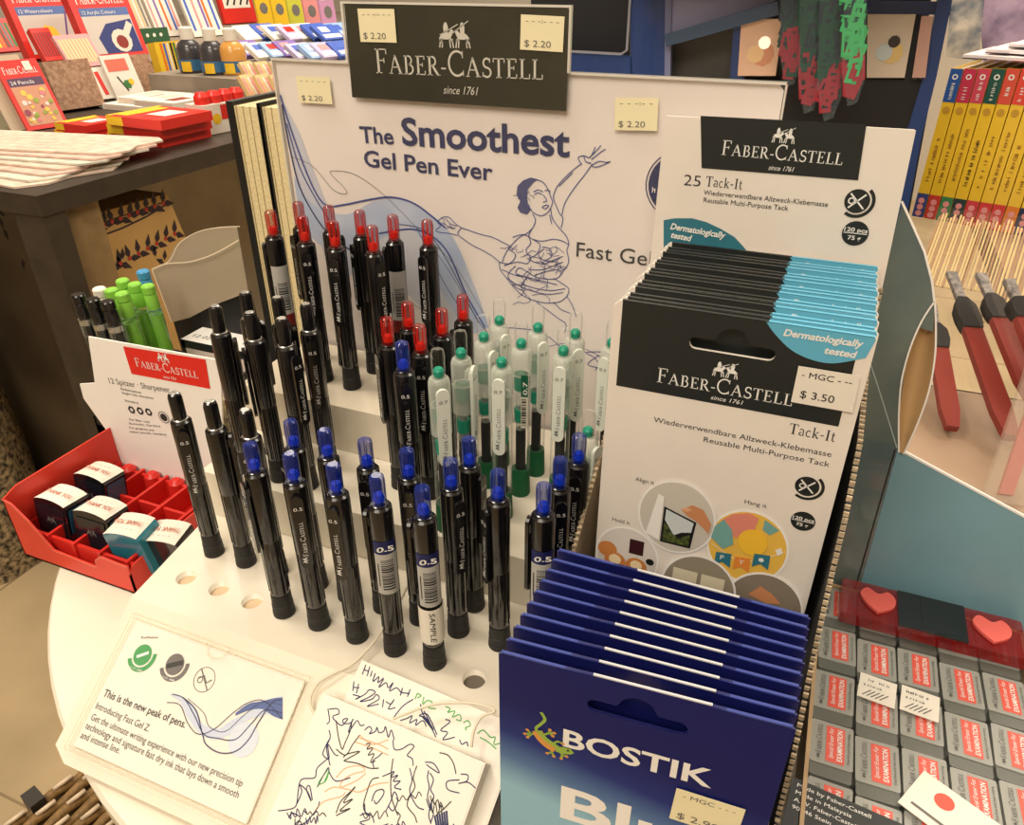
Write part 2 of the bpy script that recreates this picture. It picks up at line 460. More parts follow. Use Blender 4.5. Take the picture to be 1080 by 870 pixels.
def clear_pen(labelled=False):
    t = lthing('clear_gel_pen', 'x', 'pen')
    b = MB(); b.lathe([(.0060,0),(.0061,.001),(.0057,.018),(.0055,.0185)], greengrip, 20); b.build('grip', t)
    b = MB(); b.lathe([(.0054,.0185),(.0056,.022),(.0057,.098)], clear, 20); b.build('barrel', t)
    b = MB(); b.lathe([(.0030,.012),(.0031,.047)], ink_k, 12); b.lathe([(.0030,.047),(.0030,.053)], frost, 12)
    b.lathe([(.0038,.053),(.0040,.061)], greenball, 12); b.lathe([(.0030,.061),(.0030,.078)], frost, 12); b.lathe([(.0040,.074),(.0042,.084)], greentint, 12); b.build('refill', t)
    b = MB(); b.lathe([(.0058,.084),(.0060,.0845),(.0060,.097),(.0052,.0995),(.0046,.1)], frost, 20)
    b.lathe([(.0058,.066),(.0059,.0665),(.0059,.0835)], frost if not labelled else clear, 20); co = b.build('collar', t)
    b = MB(); b.lathe([(.0036,.1),(.0038,.113),(.0032,.1158),(.002,.1165)], clearcap, 14)
    b.lathe([(.0008,.1),(.0028,.101),(.003,.104),(.002,.1055)], greenball, 12); b.build('push_button', t)
    if not labelled:
        clip_mesh(co, frost_clip, ink_k, '0.7', .0965, L=.048, wd=.0070)
    else:
        b = MB(); fr = Frame((0,-.0063,0), (1,0,0), (0,0,1))
        b.rect(fr, .0006, .051, .0046, .072, 0, paper); b.rect(fr, .0006, .072, .0046, .086, 0, ink_gr2)
        barcode(b, fr, .001, .053, .0036, .071, .0002, ink_k, 12, True)
        b.text(fr.sub(.0042,.0735,PI/2), '0.7', 0, 0, .0026, .0002, ink_w, width=.0085, bold=.02)
        b.build('barcode_label', t)
    return t
frost_clip = mat('frosted_clip', (222,226,214), .3)
ink_gr2 = mat('label_green', (16,96,66), .5)

protos = {}
def pen(kind, u, v, z, rot, label, group=None, lean=(0,0)):
    if kind not in protos:
        k = kind.split('+')
        protos[kind] = clear_pen(labelled='L' in k) if k[0] == 'c' else gel_pen(k[0], 'L' in k, 'S' in k)
        o = protos[kind]
    else: o = copy_tree(protos[kind])
    az = math.degrees(math.atan2(-u, v))
    if rot < -180: rot = -112
    o.location = W(u, v, z); o.rotation_euler = (lean[0], lean[1], math.radians(rot + az))
    tag(o, label, 'pen', group)
    return o
# rot: 0 = clip faces -y; the camera looks along yaw +22 deg, so clip facing camera ~ +0..30
T1, T2, T3 = 0.0, .035, .070
GX = lambda i: -.315 + .0243*i          # hole pitch along the row
BLK = 'black gel pens at the left end of the stand'
# front row (v=.245) and second row (v=.270)
pen('k', -.315, .271, T1, -8, 'leftmost front black-capped gel pen, its clip text turned to the viewer', None)
pen('k', -.290, .271, T1, 75, 'black-capped gel pen just right of the leftmost pen, clip turned to the right')
pen('k', -.266, .271, T1, -30, 'black-capped gel pen mostly hidden behind the front left blue-topped pen')
pen('b', -.242, .245, T1, -75, 'blue-topped black pen at the left end of the front row, its clip turned left')
pen('b', -.218, .245, T1, -5, 'blue-topped pen second in the front row with FABER-CASTELL clip facing out')
pen('b', -.193, .245, T1, -28, 'blue-topped pen third in the front row, clip on its left side')
pen('b+L', -.169, .245, T1, -190, 'blue-topped pen with a barcode label, just left of the sample pen')
pen('b+L+S', -.145, .245, T1, -190, 'blue-topped pen with a white SAMPLE sticker and a barcode label')
pen('b', -.237, .271, T1, -70, 'blue-topped pen in the second row behind the gap between the first two front pens')
pen('b', -.215, .270, T1, 20, 'blue-topped pen in the second row behind the third front pen')
pen('b', -.191, .270, T1, -22, 'blue-topped pen in the second row whose clip shows left of the barcode pen')
pen('b', -.167, .270, T1, -12, 'blue-topped pen in the second row directly behind the sample pen')
pen('b', -.143, .270, T1, 28, 'blue-topped pen in the second row right of the sample pen, clip on its right')
pen('b', -.118, .270, T1, -62, 'blue-topped pen at the right of the second row beside the blue packs, clip turned left')
pen('b+L', -.094, .268, T1, -190, 'blue-topped pen with a barcode label half hidden by the blue putty packs')
pen('b', -.143, .291, T1, 60, 'blue-topped pen in the third row in front of the green-gripped clear pens')
pen('b', -.094, .291, T1, 10, 'blue-topped pen behind the barcode pen at the edge of the white putty packs')
pen('b', -.092, .315, T1, -8, 'rearmost blue-topped pen at the right, beside the tan carton edge')
pen('c', -.0945, .339, T1, 50, 'short-standing clear pen at the far right, half behind the carton edge')
# second tier
pen('k', -.316, .315, T2, 80, 'black-capped pen at the front left of the middle tier, before the white sharpener card')
pen('k', -.314, .339, T2, 120, 'black-capped pen second row of the middle tier at its left end')
pen('k', -.291, .315, T2, -85, 'black-capped pen on the middle tier with its clip turned left, second from the left')
pen('k', -.291, .340, T2, 100, 'black-capped pen on the middle tier, back row, below the leftmost red pen')
pen('k', -.269, .315, T2, 35, 'black-capped pen on the middle tier with a clip on its right side marked 0.5')
pen('k', -.269, .338, T2, -2, 'black-capped pen on the middle tier whose clip text faces the viewer')
pen('b', -.191, .313, T2, -2, 'lone blue-topped pen among red pens on the middle tier')
pen('r', -.215, .338, T2, -70, 'red-topped pen left of the lone blue pen on the middle tier')
pen('r', -.215, .362, T2, -55, 'red-topped pen at the back left of the small red group in the middle')
pen('r', -.193, .336, T2, -6, 'red-topped pen just right of the lone blue pen')
pen('r', -.192, .361, T2, -65, 'red-topped pen behind and right of the lone blue pen, clip at left')
pen('r', -.190, .385, T2, -65, 'red-topped pen at the back right of the middle group, next to the clear pens')
pen('c', -.169, .311, T2, 12, 'clear green-core pen at the front left of the clear pens, clip facing out')
pen('c', -.168, .336, T2, 65, 'clear green-core pen behind the frontmost clear pen, clip turned to the right')
pen('c', -.165, .360, T2, 45, 'clear pen in the third row left, its clip to the right')
pen('c', -.166, .385, T2, 30, 'clear pen at the very back left of the clear group')
pen('c', -.143, .334, T2, -14, 'clear pen at the front centre of the clear group with its clip facing out')
pen('c+L', -.142, .360, T2, -5, 'clear pen with a green 0.7 barcode label instead of a visible clip')
pen('c', -.141, .384, T2, 28, 'clear pen at the back centre with its clip on the right')
pen('c', -.117, .360, T2, -12, 'clear pen right of the centre with its clip facing out')
pen('c', -.118, .384, T2, 20, 'clear pen at the back right of the clear group')
pen('c', -.095, .380, T2, -30, 'clear pen next to the white putty packs, seen against the poster')
# third tier
pen('r+L', -.328, .390, T3, -215, 'leftmost red-topped pen with a grey barcode label, beside the notebooks')
pen('r', -.324, .414, T3, -60, 'red-topped pen at the back left of the top tier, mostly hidden')
pen('r', -.301, .387, T3, -6, 'red-topped pen second in the top tier front row, clip text facing out')
pen('r', -.300, .414, T3, 120, 'red-topped pen third in the back row of the top tier, behind a clip-forward pen')
pen('r', -.277, .385, T3, -22, 'red-topped pen third in the top tier front row, clip at its left')
pen('r', -.275, .412, T3, -70, 'red-topped pen before the blue wave of the poster, clip turned left')
pen('r', -.250, .386, T3, 25, 'red-topped pen at the right end of the top tier front row, clip on its right')
pen('r+L', -.250, .411, T3, -215, 'red-topped pen with a grey barcode label near the poster centre')
pen('r', -.225, .410, T3, -35, 'rightmost red-topped pen of the top tier, standing alone')

# ================================================================ PEN STAND
def drill(obj, holes):
    """cut round holes with a boolean, then apply"""
    b = MB()
    for (x,y,z,r,d) in holes: b.lathe([(r,z-d),(r,z+.004)], white, 20, c=(x,y), fr=Frame(W(0,0,0),(1,0,0),(0,1,0)))
    c = b.build('cutter')
    md = obj.modifiers.new('b', 'BOOLEAN'); md.operation = 'DIFFERENCE'; md.object = c; md.solver = 'EXACT'
    dg = bpy.context.evaluated_depsgraph_get(); dg.update()
    me = bpy.data.meshes.new_from_object(obj.evaluated_get(dg))
    obj.modifiers.clear(); obj.data = me
    bpy.data.objects.remove(c)
ST = thing('pen_stand', 'white stepped plastic stand holding the gel pens, with empty holes at front left', 'pen stand', W(-.2,.3,-.055))
fr0 = frz(0,0,0)
b = MB(); b.prism(fr0, [(-.333,.221),(-.0878,.221),(-.0878,.4366),(-.345,.4366),(-.345,.30)], -.055, 0, white)
base = b.build('bottom_step', ST)
base_holes = [(-.315,.246,0,.0062,.012),(-.290,.246,0,.0062,.012),(-.265,.245,0,.0062,.012),(-.121,.243,0,.0062,.04),(-.096,.243,0,.0062,.04)]
drill(base, base_holes)
cup, cupd = mat('hole_shade', (206,180,146), .7), mat('hole_shade_dark', (110,100,88), .7)  # shade inside the drilled holes, painted as tan and dark discs
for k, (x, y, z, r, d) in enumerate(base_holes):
    b = MB(); b.lathe([(.0060,-.0052),(.0060,-.0040)], cup if k < 3 else cupd, 20, c=(x,y), fr=fr0); b.build('hole_shade_disc', ST)
b = MB(); b.prism(fr0, [(-.345,.302),(-.105,.302),(-.105,.350),(-.0878,.350),(-.0878,.4366),(-.345,.4366)], .0005, .035, white)
b.build('middle_step', ST)
b = MB(); b.prism(fr0, [(-.352,.358),(-.228,.358),(-.228,.398),(-.213,.398),(-.213,.4366),(-.352,.4366)], .0355, .070, mat('step_acrylic', (226,214,192), .12, coat=.5))
b.build('top_step', ST)
# sloping front apron
AL = math.atan2(.051,.074)
apron = Frame(W(0,.221,0), (1,0,0), (0,cos(AL),sin(AL)))     # y negative = down the slope
b = MB(); b.prism(apron, [(-.333,0),(-.0885,0),(-.0885,-.088),(-.100,-.0905),(-.322,-.0905),(-.333,-.084)], -.004, 0, white)
b.build('front_apron', ST)

# round display table
b = MB(); b.lathe([(.372,-.078),(.382,-.076),(.383,-.058),(.381,-.0555)], mat('table_white', (236,226,207), .35, noise=.05, nscale=8), 96, c=(-.166,.5025), fr=fr0)
TB = thing('display_table', 'round white display table carrying the pen stand and cartons', 'table', W(-.166,.5025,-Z0))
b.build('table_top', TB)
b = MB(); b.lathe([(.16,-Z0),(.16,-Z0+.015),(.035,-Z0+.03),(.035,-.078)], metal, 32, c=(-.166,.5025), fr=fr0); b.build('pedestal', TB)

# ---- slope sign in its clear sleeve
def pxs(fr, l): return [fr.at(*p) for p in l]
SG_ = thing('counter_sign', 'flat white sign about the gel pen in a clear sleeve on the sloping front', 'sign', apron.p(-.27,-.04,.0005))
b = MB(); cs = Frame(apron.p(0,0,.0006), apron.ex, apron.ey)
TL = cs.at(143,650); 
x0, x1 = -.333+.012, -.2075; y0, y1 = -.080, -.0035
TLc, TRc = cs.at(146,654), cs.at(323,719); x0 = TLc[0]; x1 = TRc[0]; y1 = TLc[1]; y0 = cs.at(70,782)[1]
b.prism(cs, [(x0,y0),(x1,y0),(x1,y1),(x0,y1)], 0, .0012, paper)
h = .0014
tp = b.textpx
tp(cs, 'This is the new peak of pens.', (110,734), (196,768), .0040, h, ink_k, bold=.012)
tp(cs, 'Introducing Fast Gel Z.', (102,747), (158,772), .0036, h, ink_k)
tp(cs, 'Get the ultimate writing experience with our new precision tip', (97,759), (256,830), .0036, h, ink_k)
tp(cs, 'technology and signature fast dry ink that lays down a smooth', (91,768), (252,842), .0036, h, ink_k)
tp(cs, 'and intense line.', (86,778), (127,795), .0036, h, ink_k)
S4 = lambda l, ox, oy, sc: [(ox+a/sc, oy+b_/sc) for a, b_ in l]
def badge(cx, cy, m, txt):
    x, y = cs.at(cx, cy)
    b.disc(cs, x, y, .0058, h, m, 20); b.disc(cs, x, y, .0092, h, m, 20, r0=.0068, a0=-150, a1=20)
    scrawl(b, cs.sub(x-.004, y-.0086, .05), 0, 0, .008, .0012, h+.0002, ink_w)
    return x, y
x, y = badge(152,691, ink_gr, 'ECOLOGY')
b.rect(cs.sub(x,y,.6), -.0035,-.0008,.004,.0008, h+.0002, ink_w); b.text(cs.sub(x-.006,y+.0075,.3), 'Refillable', 0, 0, .0013, h, ink_k, width=.011)
x, y = badge(186,701, ink_g, 'CORE 0.5'); b.rect(cs.sub(x,y,.5), -.005,-.0013,.005,.0013, h+.0002, ink_k)
x, y = cs.at(217,717); b.disc(cs, x, y, .0066, h, ink_g, 26, r0=.0062); b.ribbon(cs, [(x-.0045,y+.0045),(x+.0045,y-.0045)], .0007, h, ink_g)
b.ribbon(cs, [(x-.004,y-.0005),(x-.001,y+.0018),(x+.002,y-.0012),(x+.0045,y+.0012)], .0008, h, ink_g); b.disc(cs, x-.0025, y-.0008, .0018, h, ink_g, 12, r0=.0013)
def wave(fr, mb, top, bot, m, h):
    n = len(top)
    vs = [fr.p(*fr.at(*p), h) for p in top] + [fr.p(*fr.at(*p), h) for p in bot]
    mb.add(vs, [(i+n, i+1+n, i+1, i) for i in range(n-1)], m)
def spl(pts, k=6):
    o = []
    n = len(pts)
    for i in range(n-1):
        p0, p1, p2, p3 = pts[max(0,i-1)], pts[i], pts[i+1], pts[min(n-1,i+2)]
        for j in range(k):
            t = j/k
            o.append(tuple(.5*((2*p1[d])+(-p0[d]+p2[d])*t+(2*p0[d]-5*p1[d]+4*p2[d]-p3[d])*t*t+(-p0[d]+3*p1[d]-3*p2[d]+p3[d])*t**3) for d in (0,1)))
    return o + [pts[-1]]
f36 = lambda l: [(a/3.6, 630+c/3.6) for a, c in l]
ribA = f36([(650,368),(700,380),(740,420),(775,480),(830,500),(880,470),(940,440),(1000,410),(1040,385),(1078,375)])
ribB = f36([(650,372),(690,400),(725,470),(770,520),(820,540),(880,520),(940,470),(1000,450),(1040,440),(1078,440)])
wave(cs, b, spl(ribA), spl(ribB), mat('wave_pale', (196,204,222), .5), h)
wave(cs, b, spl(f36([(900,440),(950,405),(1000,395),(1040,385),(1078,380)])), spl(f36([(900,450),(950,430),(1000,425),(1040,450),(1078,465)])), mat('wave_mid', (70,92,150), .5), h+.0001)
x, y = cs.at(930/3.6, 630+540/3.6); b.disc(cs, x, y, .0085, h+.00005, mat('wave_pale2', (206,214,226), .5), 28)
for l, w in (([(660,368),(705,385),(745,450),(780,520),(830,535),(900,540),(960,480),(1010,430),(1078,440)], .0005),
             ([(700,380),(750,430),(775,520),(790,560),(840,590),(900,585),(950,540),(990,470),(1040,400),(1078,390)], .0006),
             ([(640,400),(690,410),(720,480),(760,520),(820,500),(890,440),(950,400),(1010,395),(1078,462)], .0004),
             ([(720,385),(780,440),(800,490),(860,510),(930,450),(1000,400),(1078,410)], .0003)):
    b.ribbon(cs, pxs(cs, spl(f36(l))), w, h+.0002, ink_n)
b.build('printed_card', SG_)
b = MB()
band = mat('sleeve_seam', (214,196,160), .3, alpha=.5)
ox0, oy0, ox1, oy1 = x0-.0035, y0-.003, x1+.003, y1+.003
for t in (0, .0022):
    w = .0006
    b.rect(cs, ox0+t, oy0+t, ox0+t+w, oy1-t, .0030, band); b.rect(cs, ox1-t-w, oy0+t, ox1-t, oy1-t, .0030, band)
    b.rect(cs, ox0+t, oy1-t-w, ox1-t, oy1-t, .0030, band); b.rect(cs, ox0+t, oy0+t, ox1-t, oy0+t+w, .0030, band)
b.prism(cs, [(ox0,oy0),(ox1,oy0),(ox1,oy1),(ox0,oy1)], .0024, .0027, mat('sleeve_clear', (240,236,226), .15, alpha=.025, coat=.1))
nx, ny = cs.at(228,694)
b.ribbon(cs, [(nx-.0075,oy1)]+arc(nx, oy1, .0075, .008, 180, 360, 10), .0006, .0031, band)
b.build('clear_sleeve', SG_)

# ================================================================ SCRIBBLE PADS
f4 = lambda l: [(260+a/4.0, 660+c/4.0) for a, c in l]
def pad(name, label, px_tl, px_tr, width, depth, thick, hh, marks, words):
    fr = Frame(apron.p(0,0,hh), apron.ex, apron.ey)
    a = fr.at(*px_tl); c = fr.at(*px_tr); an = math.atan2(c[1]-a[1], c[0]-a[0])
    L = math.hypot(c[0]-a[0], c[1]-a[1])
    f = fr.sub(a[0], a[1], an)
    t = thing(name, label, 'notepad', f.p(L/2, -depth/2, 0))
    b = MB(); b.prism(f, [(0,-depth),(L,-depth),(L,0),(0,0)], 0, thick, cream); b.build('sheets', t)
    b = MB(); f2 = Frame(f.p(0,0,0), f.ex, f.ey)
    b.prism(f2, [(.0006,-depth+.001),(L-.0006,-depth+.001),(L-.0006,-.0006),(.0006,-.0006)], thick+.0001, thick+.0004, paper)
    for l, w, m in marks:
        g = Frame(f.p(0,0,thick), f.ex, f.ey)
        b.ribbon(g, [g.at(*p) for p in spl(l, 5)], w, .0006, m)
    o = b.build('top_sheet', t)
    return t, f, L
ki, bi, gi, oi = ink_k, ink_n, mat('pen_green', (60,160,70), .5), ink_o
rs = random.Random(11)
def zig(x0, y0, dx, dy, n, amp):
    return [(x0+dx*i+rs.uniform(-1,1)*amp*.3, y0+dy*i+(amp if i%2 else -amp)*rs.uniform(.6,1.2)) for i in range(n)]
M1 = []
W1 = .0005
for l, m in (
  ([(345,350),(352,400),(340,415)], bi), ([(350,352),(385,350),(392,370),(365,385),(400,420),(420,405),(428,392),(410,395),(412,412),(440,410),(452,392),(440,420),(432,450),(455,415),(470,400),(482,420),(500,418)], bi),
  ([(500,440),(520,425),(530,440),(520,455),(545,445),(552,428),(560,450),(580,445),(588,425),(600,470),(612,440),(625,480)], bi),
  ([(380,400),(390,470),(405,520),(415,500),(440,440),(445,410)], ki), ([(380,520),(420,545),(450,500),(480,460)], ki),
  ([(350,440),(355,470),(340,510),(345,550),(355,590)], bi), ([(350,480),(330,520),(325,545),(350,560),(345,500),(372,540),(390,548)], bi),
  ([(410,555),(430,540),(480,530),(430,560),(415,570),(470,580),(520,600),(560,600)], ki),
  ([(505,500),(525,495),(510,520),(535,515),(515,545),(540,540),(525,575),(545,570)], ki),
  ([(540,600),(535,570),(560,550),(575,535)], bi), ([(620,480),(625,520),(655,520),(690,500),(708,510),(680,545),(700,560),(705,590)], bi),
  ([(575,635),(600,625),(625,615),(610,640),(640,630),(620,655),(650,655),(625,680),(655,690)], bi),
  ([(345,605),(305,665),(335,655),(350,612),(330,660)], gi), ([(300,680),(345,600),(352,620),(380,655),(440,640)], bi),
  ([(380,640),(420,600),(480,590),(500,610),(450,625),(410,650),(400,680),(470,650),(505,620)], oi),
  ([(330,700),(370,680),(430,690),(480,700),(540,670),(600,660)], oi), ([(290,780),(330,740),(400,720),(420,700)], oi),
  ([(345,560),(300,600),(290,640),(240,645),(225,665),(220,700),(210,760),(175,775),(135,780)], bi),
  ([(215,750),(235,700),(228,670),(260,700),(275,740),(255,690),(268,675),(280,735)], bi),
  ([(180,810),(195,790),(230,810),(205,840),(250,830),(300,770),(310,740)], bi),
  ([(500,750),(505,790),(530,800),(540,830)], bi), ([(480,800),(510,790),(520,815),(480,830),(540,850),(600,835)], bi),
  ([(380,790),(400,740),(440,700),(460,680),(410,745),(450,730),(395,780),(440,770),(380,800)], ki),
  ([(530,740),(545,700),(575,690),(580,710),(550,750),(540,735)], bi), ([(590,780),(610,740),(625,700),(640,735),(620,780),(600,760)], bi),
  ([(620,560),(612,620),(610,680),(615,730),(640,800)], ki), ([(690,600),(700,650),(690,700),(720,760),(750,775)], bi),
  ([(720,590),(705,640),(712,680),(690,720),(680,760),(710,800),(720,830)], ki),
  ([(755,575),(790,580),(815,620),(780,600),(760,585)], bi), ([(770,610),(765,640),(772,680),(765,720),(775,760),(770,800),(780,835)], bi),
  ([(775,620),(790,650),(778,690),(792,720),(776,760),(790,790),(778,830)], bi),
  ([(815,535),(850,545),(872,575),(880,600),(885,625)], ki), ([(905,625),(935,630),(930,655),(895,665),(935,660),(968,685)], bi),
  ([(900,650),(850,655),(845,680),(860,695),(900,705)], bi), ([(800,800),(835,770),(865,740)], ki),
  ([(630,780),(650,800),(640,830),(660,850)], ki), ([(560,640),(530,650),(510,700),(495,760),(510,800)], ki),
  ([(480,460),(500,480),(540,500),(600,480)], oi), ([(470,470),(560,500),(600,520)], oi), ([(460,490),(520,510),(600,545)], oi)):
    M1.append((f4(l), W1, m))
for k in range(6): M1.append((f4([(795+10*k, 800-4*k), (805+9*k, 850)]), .0009, bi))
for k in range(10):
    x, y = rs.uniform(150,900), rs.uniform(720,860)
    M1.append((f4(zig(x, y, rs.uniform(8,16), rs.uniform(-6,6), 8, rs.uniform(8,22))), W1*.9, rs.choice((ki,bi,bi))))
M2 = []
for l, m in (
  ([(505,165),(490,205)], bi), ([(522,172),(510,212)], bi), ([(497,186),(518,192)], bi), ([(532,190),(524,215)], bi),
  ([(545,200),(535,235),(560,215),(556,240),(580,220)], bi), ([(580,225),(560,260),(590,240),(600,262),(620,240),(605,275),(635,262),(655,285)], bi),
  ([(660,262),(650,295)], bi), ([(692,268),(680,300)], bi), ([(655,282),(690,286)], bi),
  ([(722,285),(712,310)], gi), ([(722,285),(738,295),(722,305)], gi), ([(750,300),(745,330),(765,315),(785,325),(770,345),(800,350)], gi),
  ([(455,235),(450,275)], bi), ([(475,245),(465,285)], bi), ([(455,260),(478,262)], bi),
  ([(450,290),(480,300),(460,310),(500,290),(520,270),(545,280),(520,300),(480,320),(530,310),(550,290),(560,310),(510,340),(560,330)], bi),
  ([(580,310),(575,345)], bi), ([(590,320),(610,330),(625,310),(600,350),(630,345)], bi), ([(620,390),(660,340),(705,310)], bi),
  ([(650,400),(680,390),(700,380),(690,410),(720,395),(715,420),(745,400),(760,425)], bi),
  ([(735,330),(745,370),(790,440),(760,390),(730,380),(765,375),(805,460)], bi), ([(750,360),(775,410),(740,380),(780,430),(800,470)], bi),
  ([(840,395),(860,405),(820,440),(850,450),(830,480),(880,470)], bi), ([(900,480),(910,500),(930,490),(935,510)], bi),
  ([(840,340),(860,350),(850,365),(880,360),(870,385),(900,375),(905,400),(885,395)], gi),
  ([(915,410),(935,400),(945,420),(925,430),(930,440)], gi), ([(975,455),(1000,440),(1030,470),(1050,470),(1045,500),(1070,495)], gi), ([(985,470),(1020,490),(1055,520)], gi)):
    M2.append((f4(l), .00055, m))
pad('notepad', 'white scribble pad covered in pen doodles, nearest the viewer beside the sign', (349,733), (517,806), 0, .085, .009, .0045, M1, None)
pad('test_pad', 'paler scribble pad tucked behind the front doodle pad, handwriting on it', (384,697), (552,768), 0, .06, .003, .0006, M2, None)

# cord tied to the sample pen
def onapron(px, py, h):
    f = Frame(apron.p(0,0,h), apron.ex, apron.ey); return f.p(*f.at(px, py))
cord = [W(-.145+.004,.245-.008,.022)]
cpts = [(436,605),(420,640),(398,672),(370,700),(340,715),(328,728),(325,742),(332,756),(337,760)]
b = MB()
pc = [onz(443,588,.03), onz(428,622,.018), onz(412,652,.010), onz(392,680,.006), onz(372,700,.004)] + [onapron(x,y,.004) for x, y in [(348,712),(334,722),(327,738),(330,750),(337,759)]]
def spl3(pts, k=6):
    o = []; n = len(pts)
    for i in range(n-1):
        p0, p1, p2, p3 = pts[max(0,i-1)], pts[i], pts[i+1], pts[min(n-1,i+2)]
        for j in range(k):
            t = j/k; o.append(.5*((2*p1)+(-p0+p2)*t+(2*p0-5*p1+4*p2-p3)*t*t+(-p0+3*p1-3*p2+p3)*t**3))
    return o + [pts[-1]]
b.tube(spl3(pc), .00075, mat('cord_white', (226,214,190), .6))
b.tube(spl3([onapron(x,y,.0125) for x,y in [(415,758),(440,748),(462,742),(490,741),(510,744),(522,750),(508,756),(500,770),(497,788)]]), .0007, mat('cord_white', (226,214,190), .6))
tag(b.build('string'), 'thin off-white string looping from the sample pen over the pads', 'string')

# ================================================================ POSTER STAND
VS = .44
PO = thing('poster_stand', 'clear acrylic panel behind the pens with a printed poster of a dancer sketch', 'poster', W(-.188,VS,-.055))
pf = upright(0, VS, 0)
b = MB()
xl, xr, zt = -.346, -.030, .2685
b.prism(pf, [(xl,-.055),(xr,-.055),(xr,zt-.003),(xr-.003,zt),(xl,zt)], -.0012, 0, glossw)
h = .0003
T = lambda s, p0, p1, cap, m=ink_n, bold=.0: tp_(s, p0, p1, cap, m, bold)
def tp_(s, p0, p1, cap, m, bold): b.textpx(pf, s, p0, p1, cap, h+.0003, m, bold=bold)
T('The', (381,150), (416,152), .0105, ink_n, .018)
T('Smoothest', (425,152), (601,165), .0168, ink_n, .024)
T('Gel Pen Ever', (385,175), (520,190), .0108, ink_n, .018)
T('Fast Gel Z', (608,270), (712,284), .0098, ink_k, .0)
# blue badge at the right
x, y = pf.at(716,196); b.disc(pf, x, y, .0175, h, ink_n, 32); b.disc(pf, x, y, .0192, h, ink_n, 32, r0=.0185)
scrawl(b, pf, x-.0150, y+.002, .024, .0034, h+.0003, ink_w, 4); scrawl(b, pf, x-.0150, y-.005, .024, .0034, h+.0003, ink_w, 5)
# waves
w1 = mat('poster_wave1', (196,198,212), .4); w2 = mat('poster_wave2', (196,204,222), .4, col2=(164,180,210), nscale=22); w3 = mat('poster_wave3', (206,206,214), .4)
L1 = spl([(296,100),(300,130),(306,160),(314,190),(322,215),(331,238),(340,262),(348,290)])
L2 = spl([(297,104),(316,140),(326,168),(335,190),(345,214),(362,240),(380,262),(392,290)])
wave(pf, b, L2, L1, w1, h)
R1 = spl([(310,185),(330,215),(365,226),(395,212),(425,211),(455,226),(478,250),(500,300),(516,345)])
R2 = spl([(318,240),(345,262),(378,262),(405,250),(430,238),(450,262),(462,300),(480,330),(500,352)])
wave(pf, b, R1, R2, w2, h+.0001)
R3 = spl([(400,225),(430,230),(452,250),(470,290),(488,330),(498,350)]); R4 = spl([(380,290),(410,300),(430,310),(450,330),(465,345),(480,360)])
wave(pf, b, R3, R4, w3, h+.00005)
for l, w, m in (([(296,100),(312,150),(330,196),(344,216),(362,216),(392,210),(415,208),(440,216),(470,240)], .0013, ink_b),
  ([(298,110),(307,160),(320,205),(350,250),(385,270)], .0012, ink_n), ([(303,130),(316,175),(335,212),(348,232)], .001, ink_b),
  ([(308,165),(330,175),(352,200),(366,204),(362,196),(350,184),(352,180),(375,184),(405,205),(440,240),(480,280),(510,330)], .0004, ink_g),
  ([(400,246),(440,242),(470,262),(492,310),(512,345)], .0012, ink_b), ([(420,236),(450,244),(474,278),(500,330),(514,350)], .0006, ink_n),
  ([(440,240),(470,300),(500,345)], .0005, ink_b), ([(450,250),(480,295),(505,340)], .0004, ink_b), ([(405,300),(450,330),(480,355)], .0004, ink_g)):
    b.ribbon(pf, pxs(pf, spl(l)), w, h+.0003, m)
# pale ribbon to the right behind clear pens
b.ribbon(pf, pxs(pf, spl([(530,345),(570,350),(600,370),(640,372),(660,390)])), .0006, h, ink_b)
b.ribbon(pf, pxs(pf, spl([(560,372),(600,362),(640,380),(655,392)])), .0004, h, ink_b)
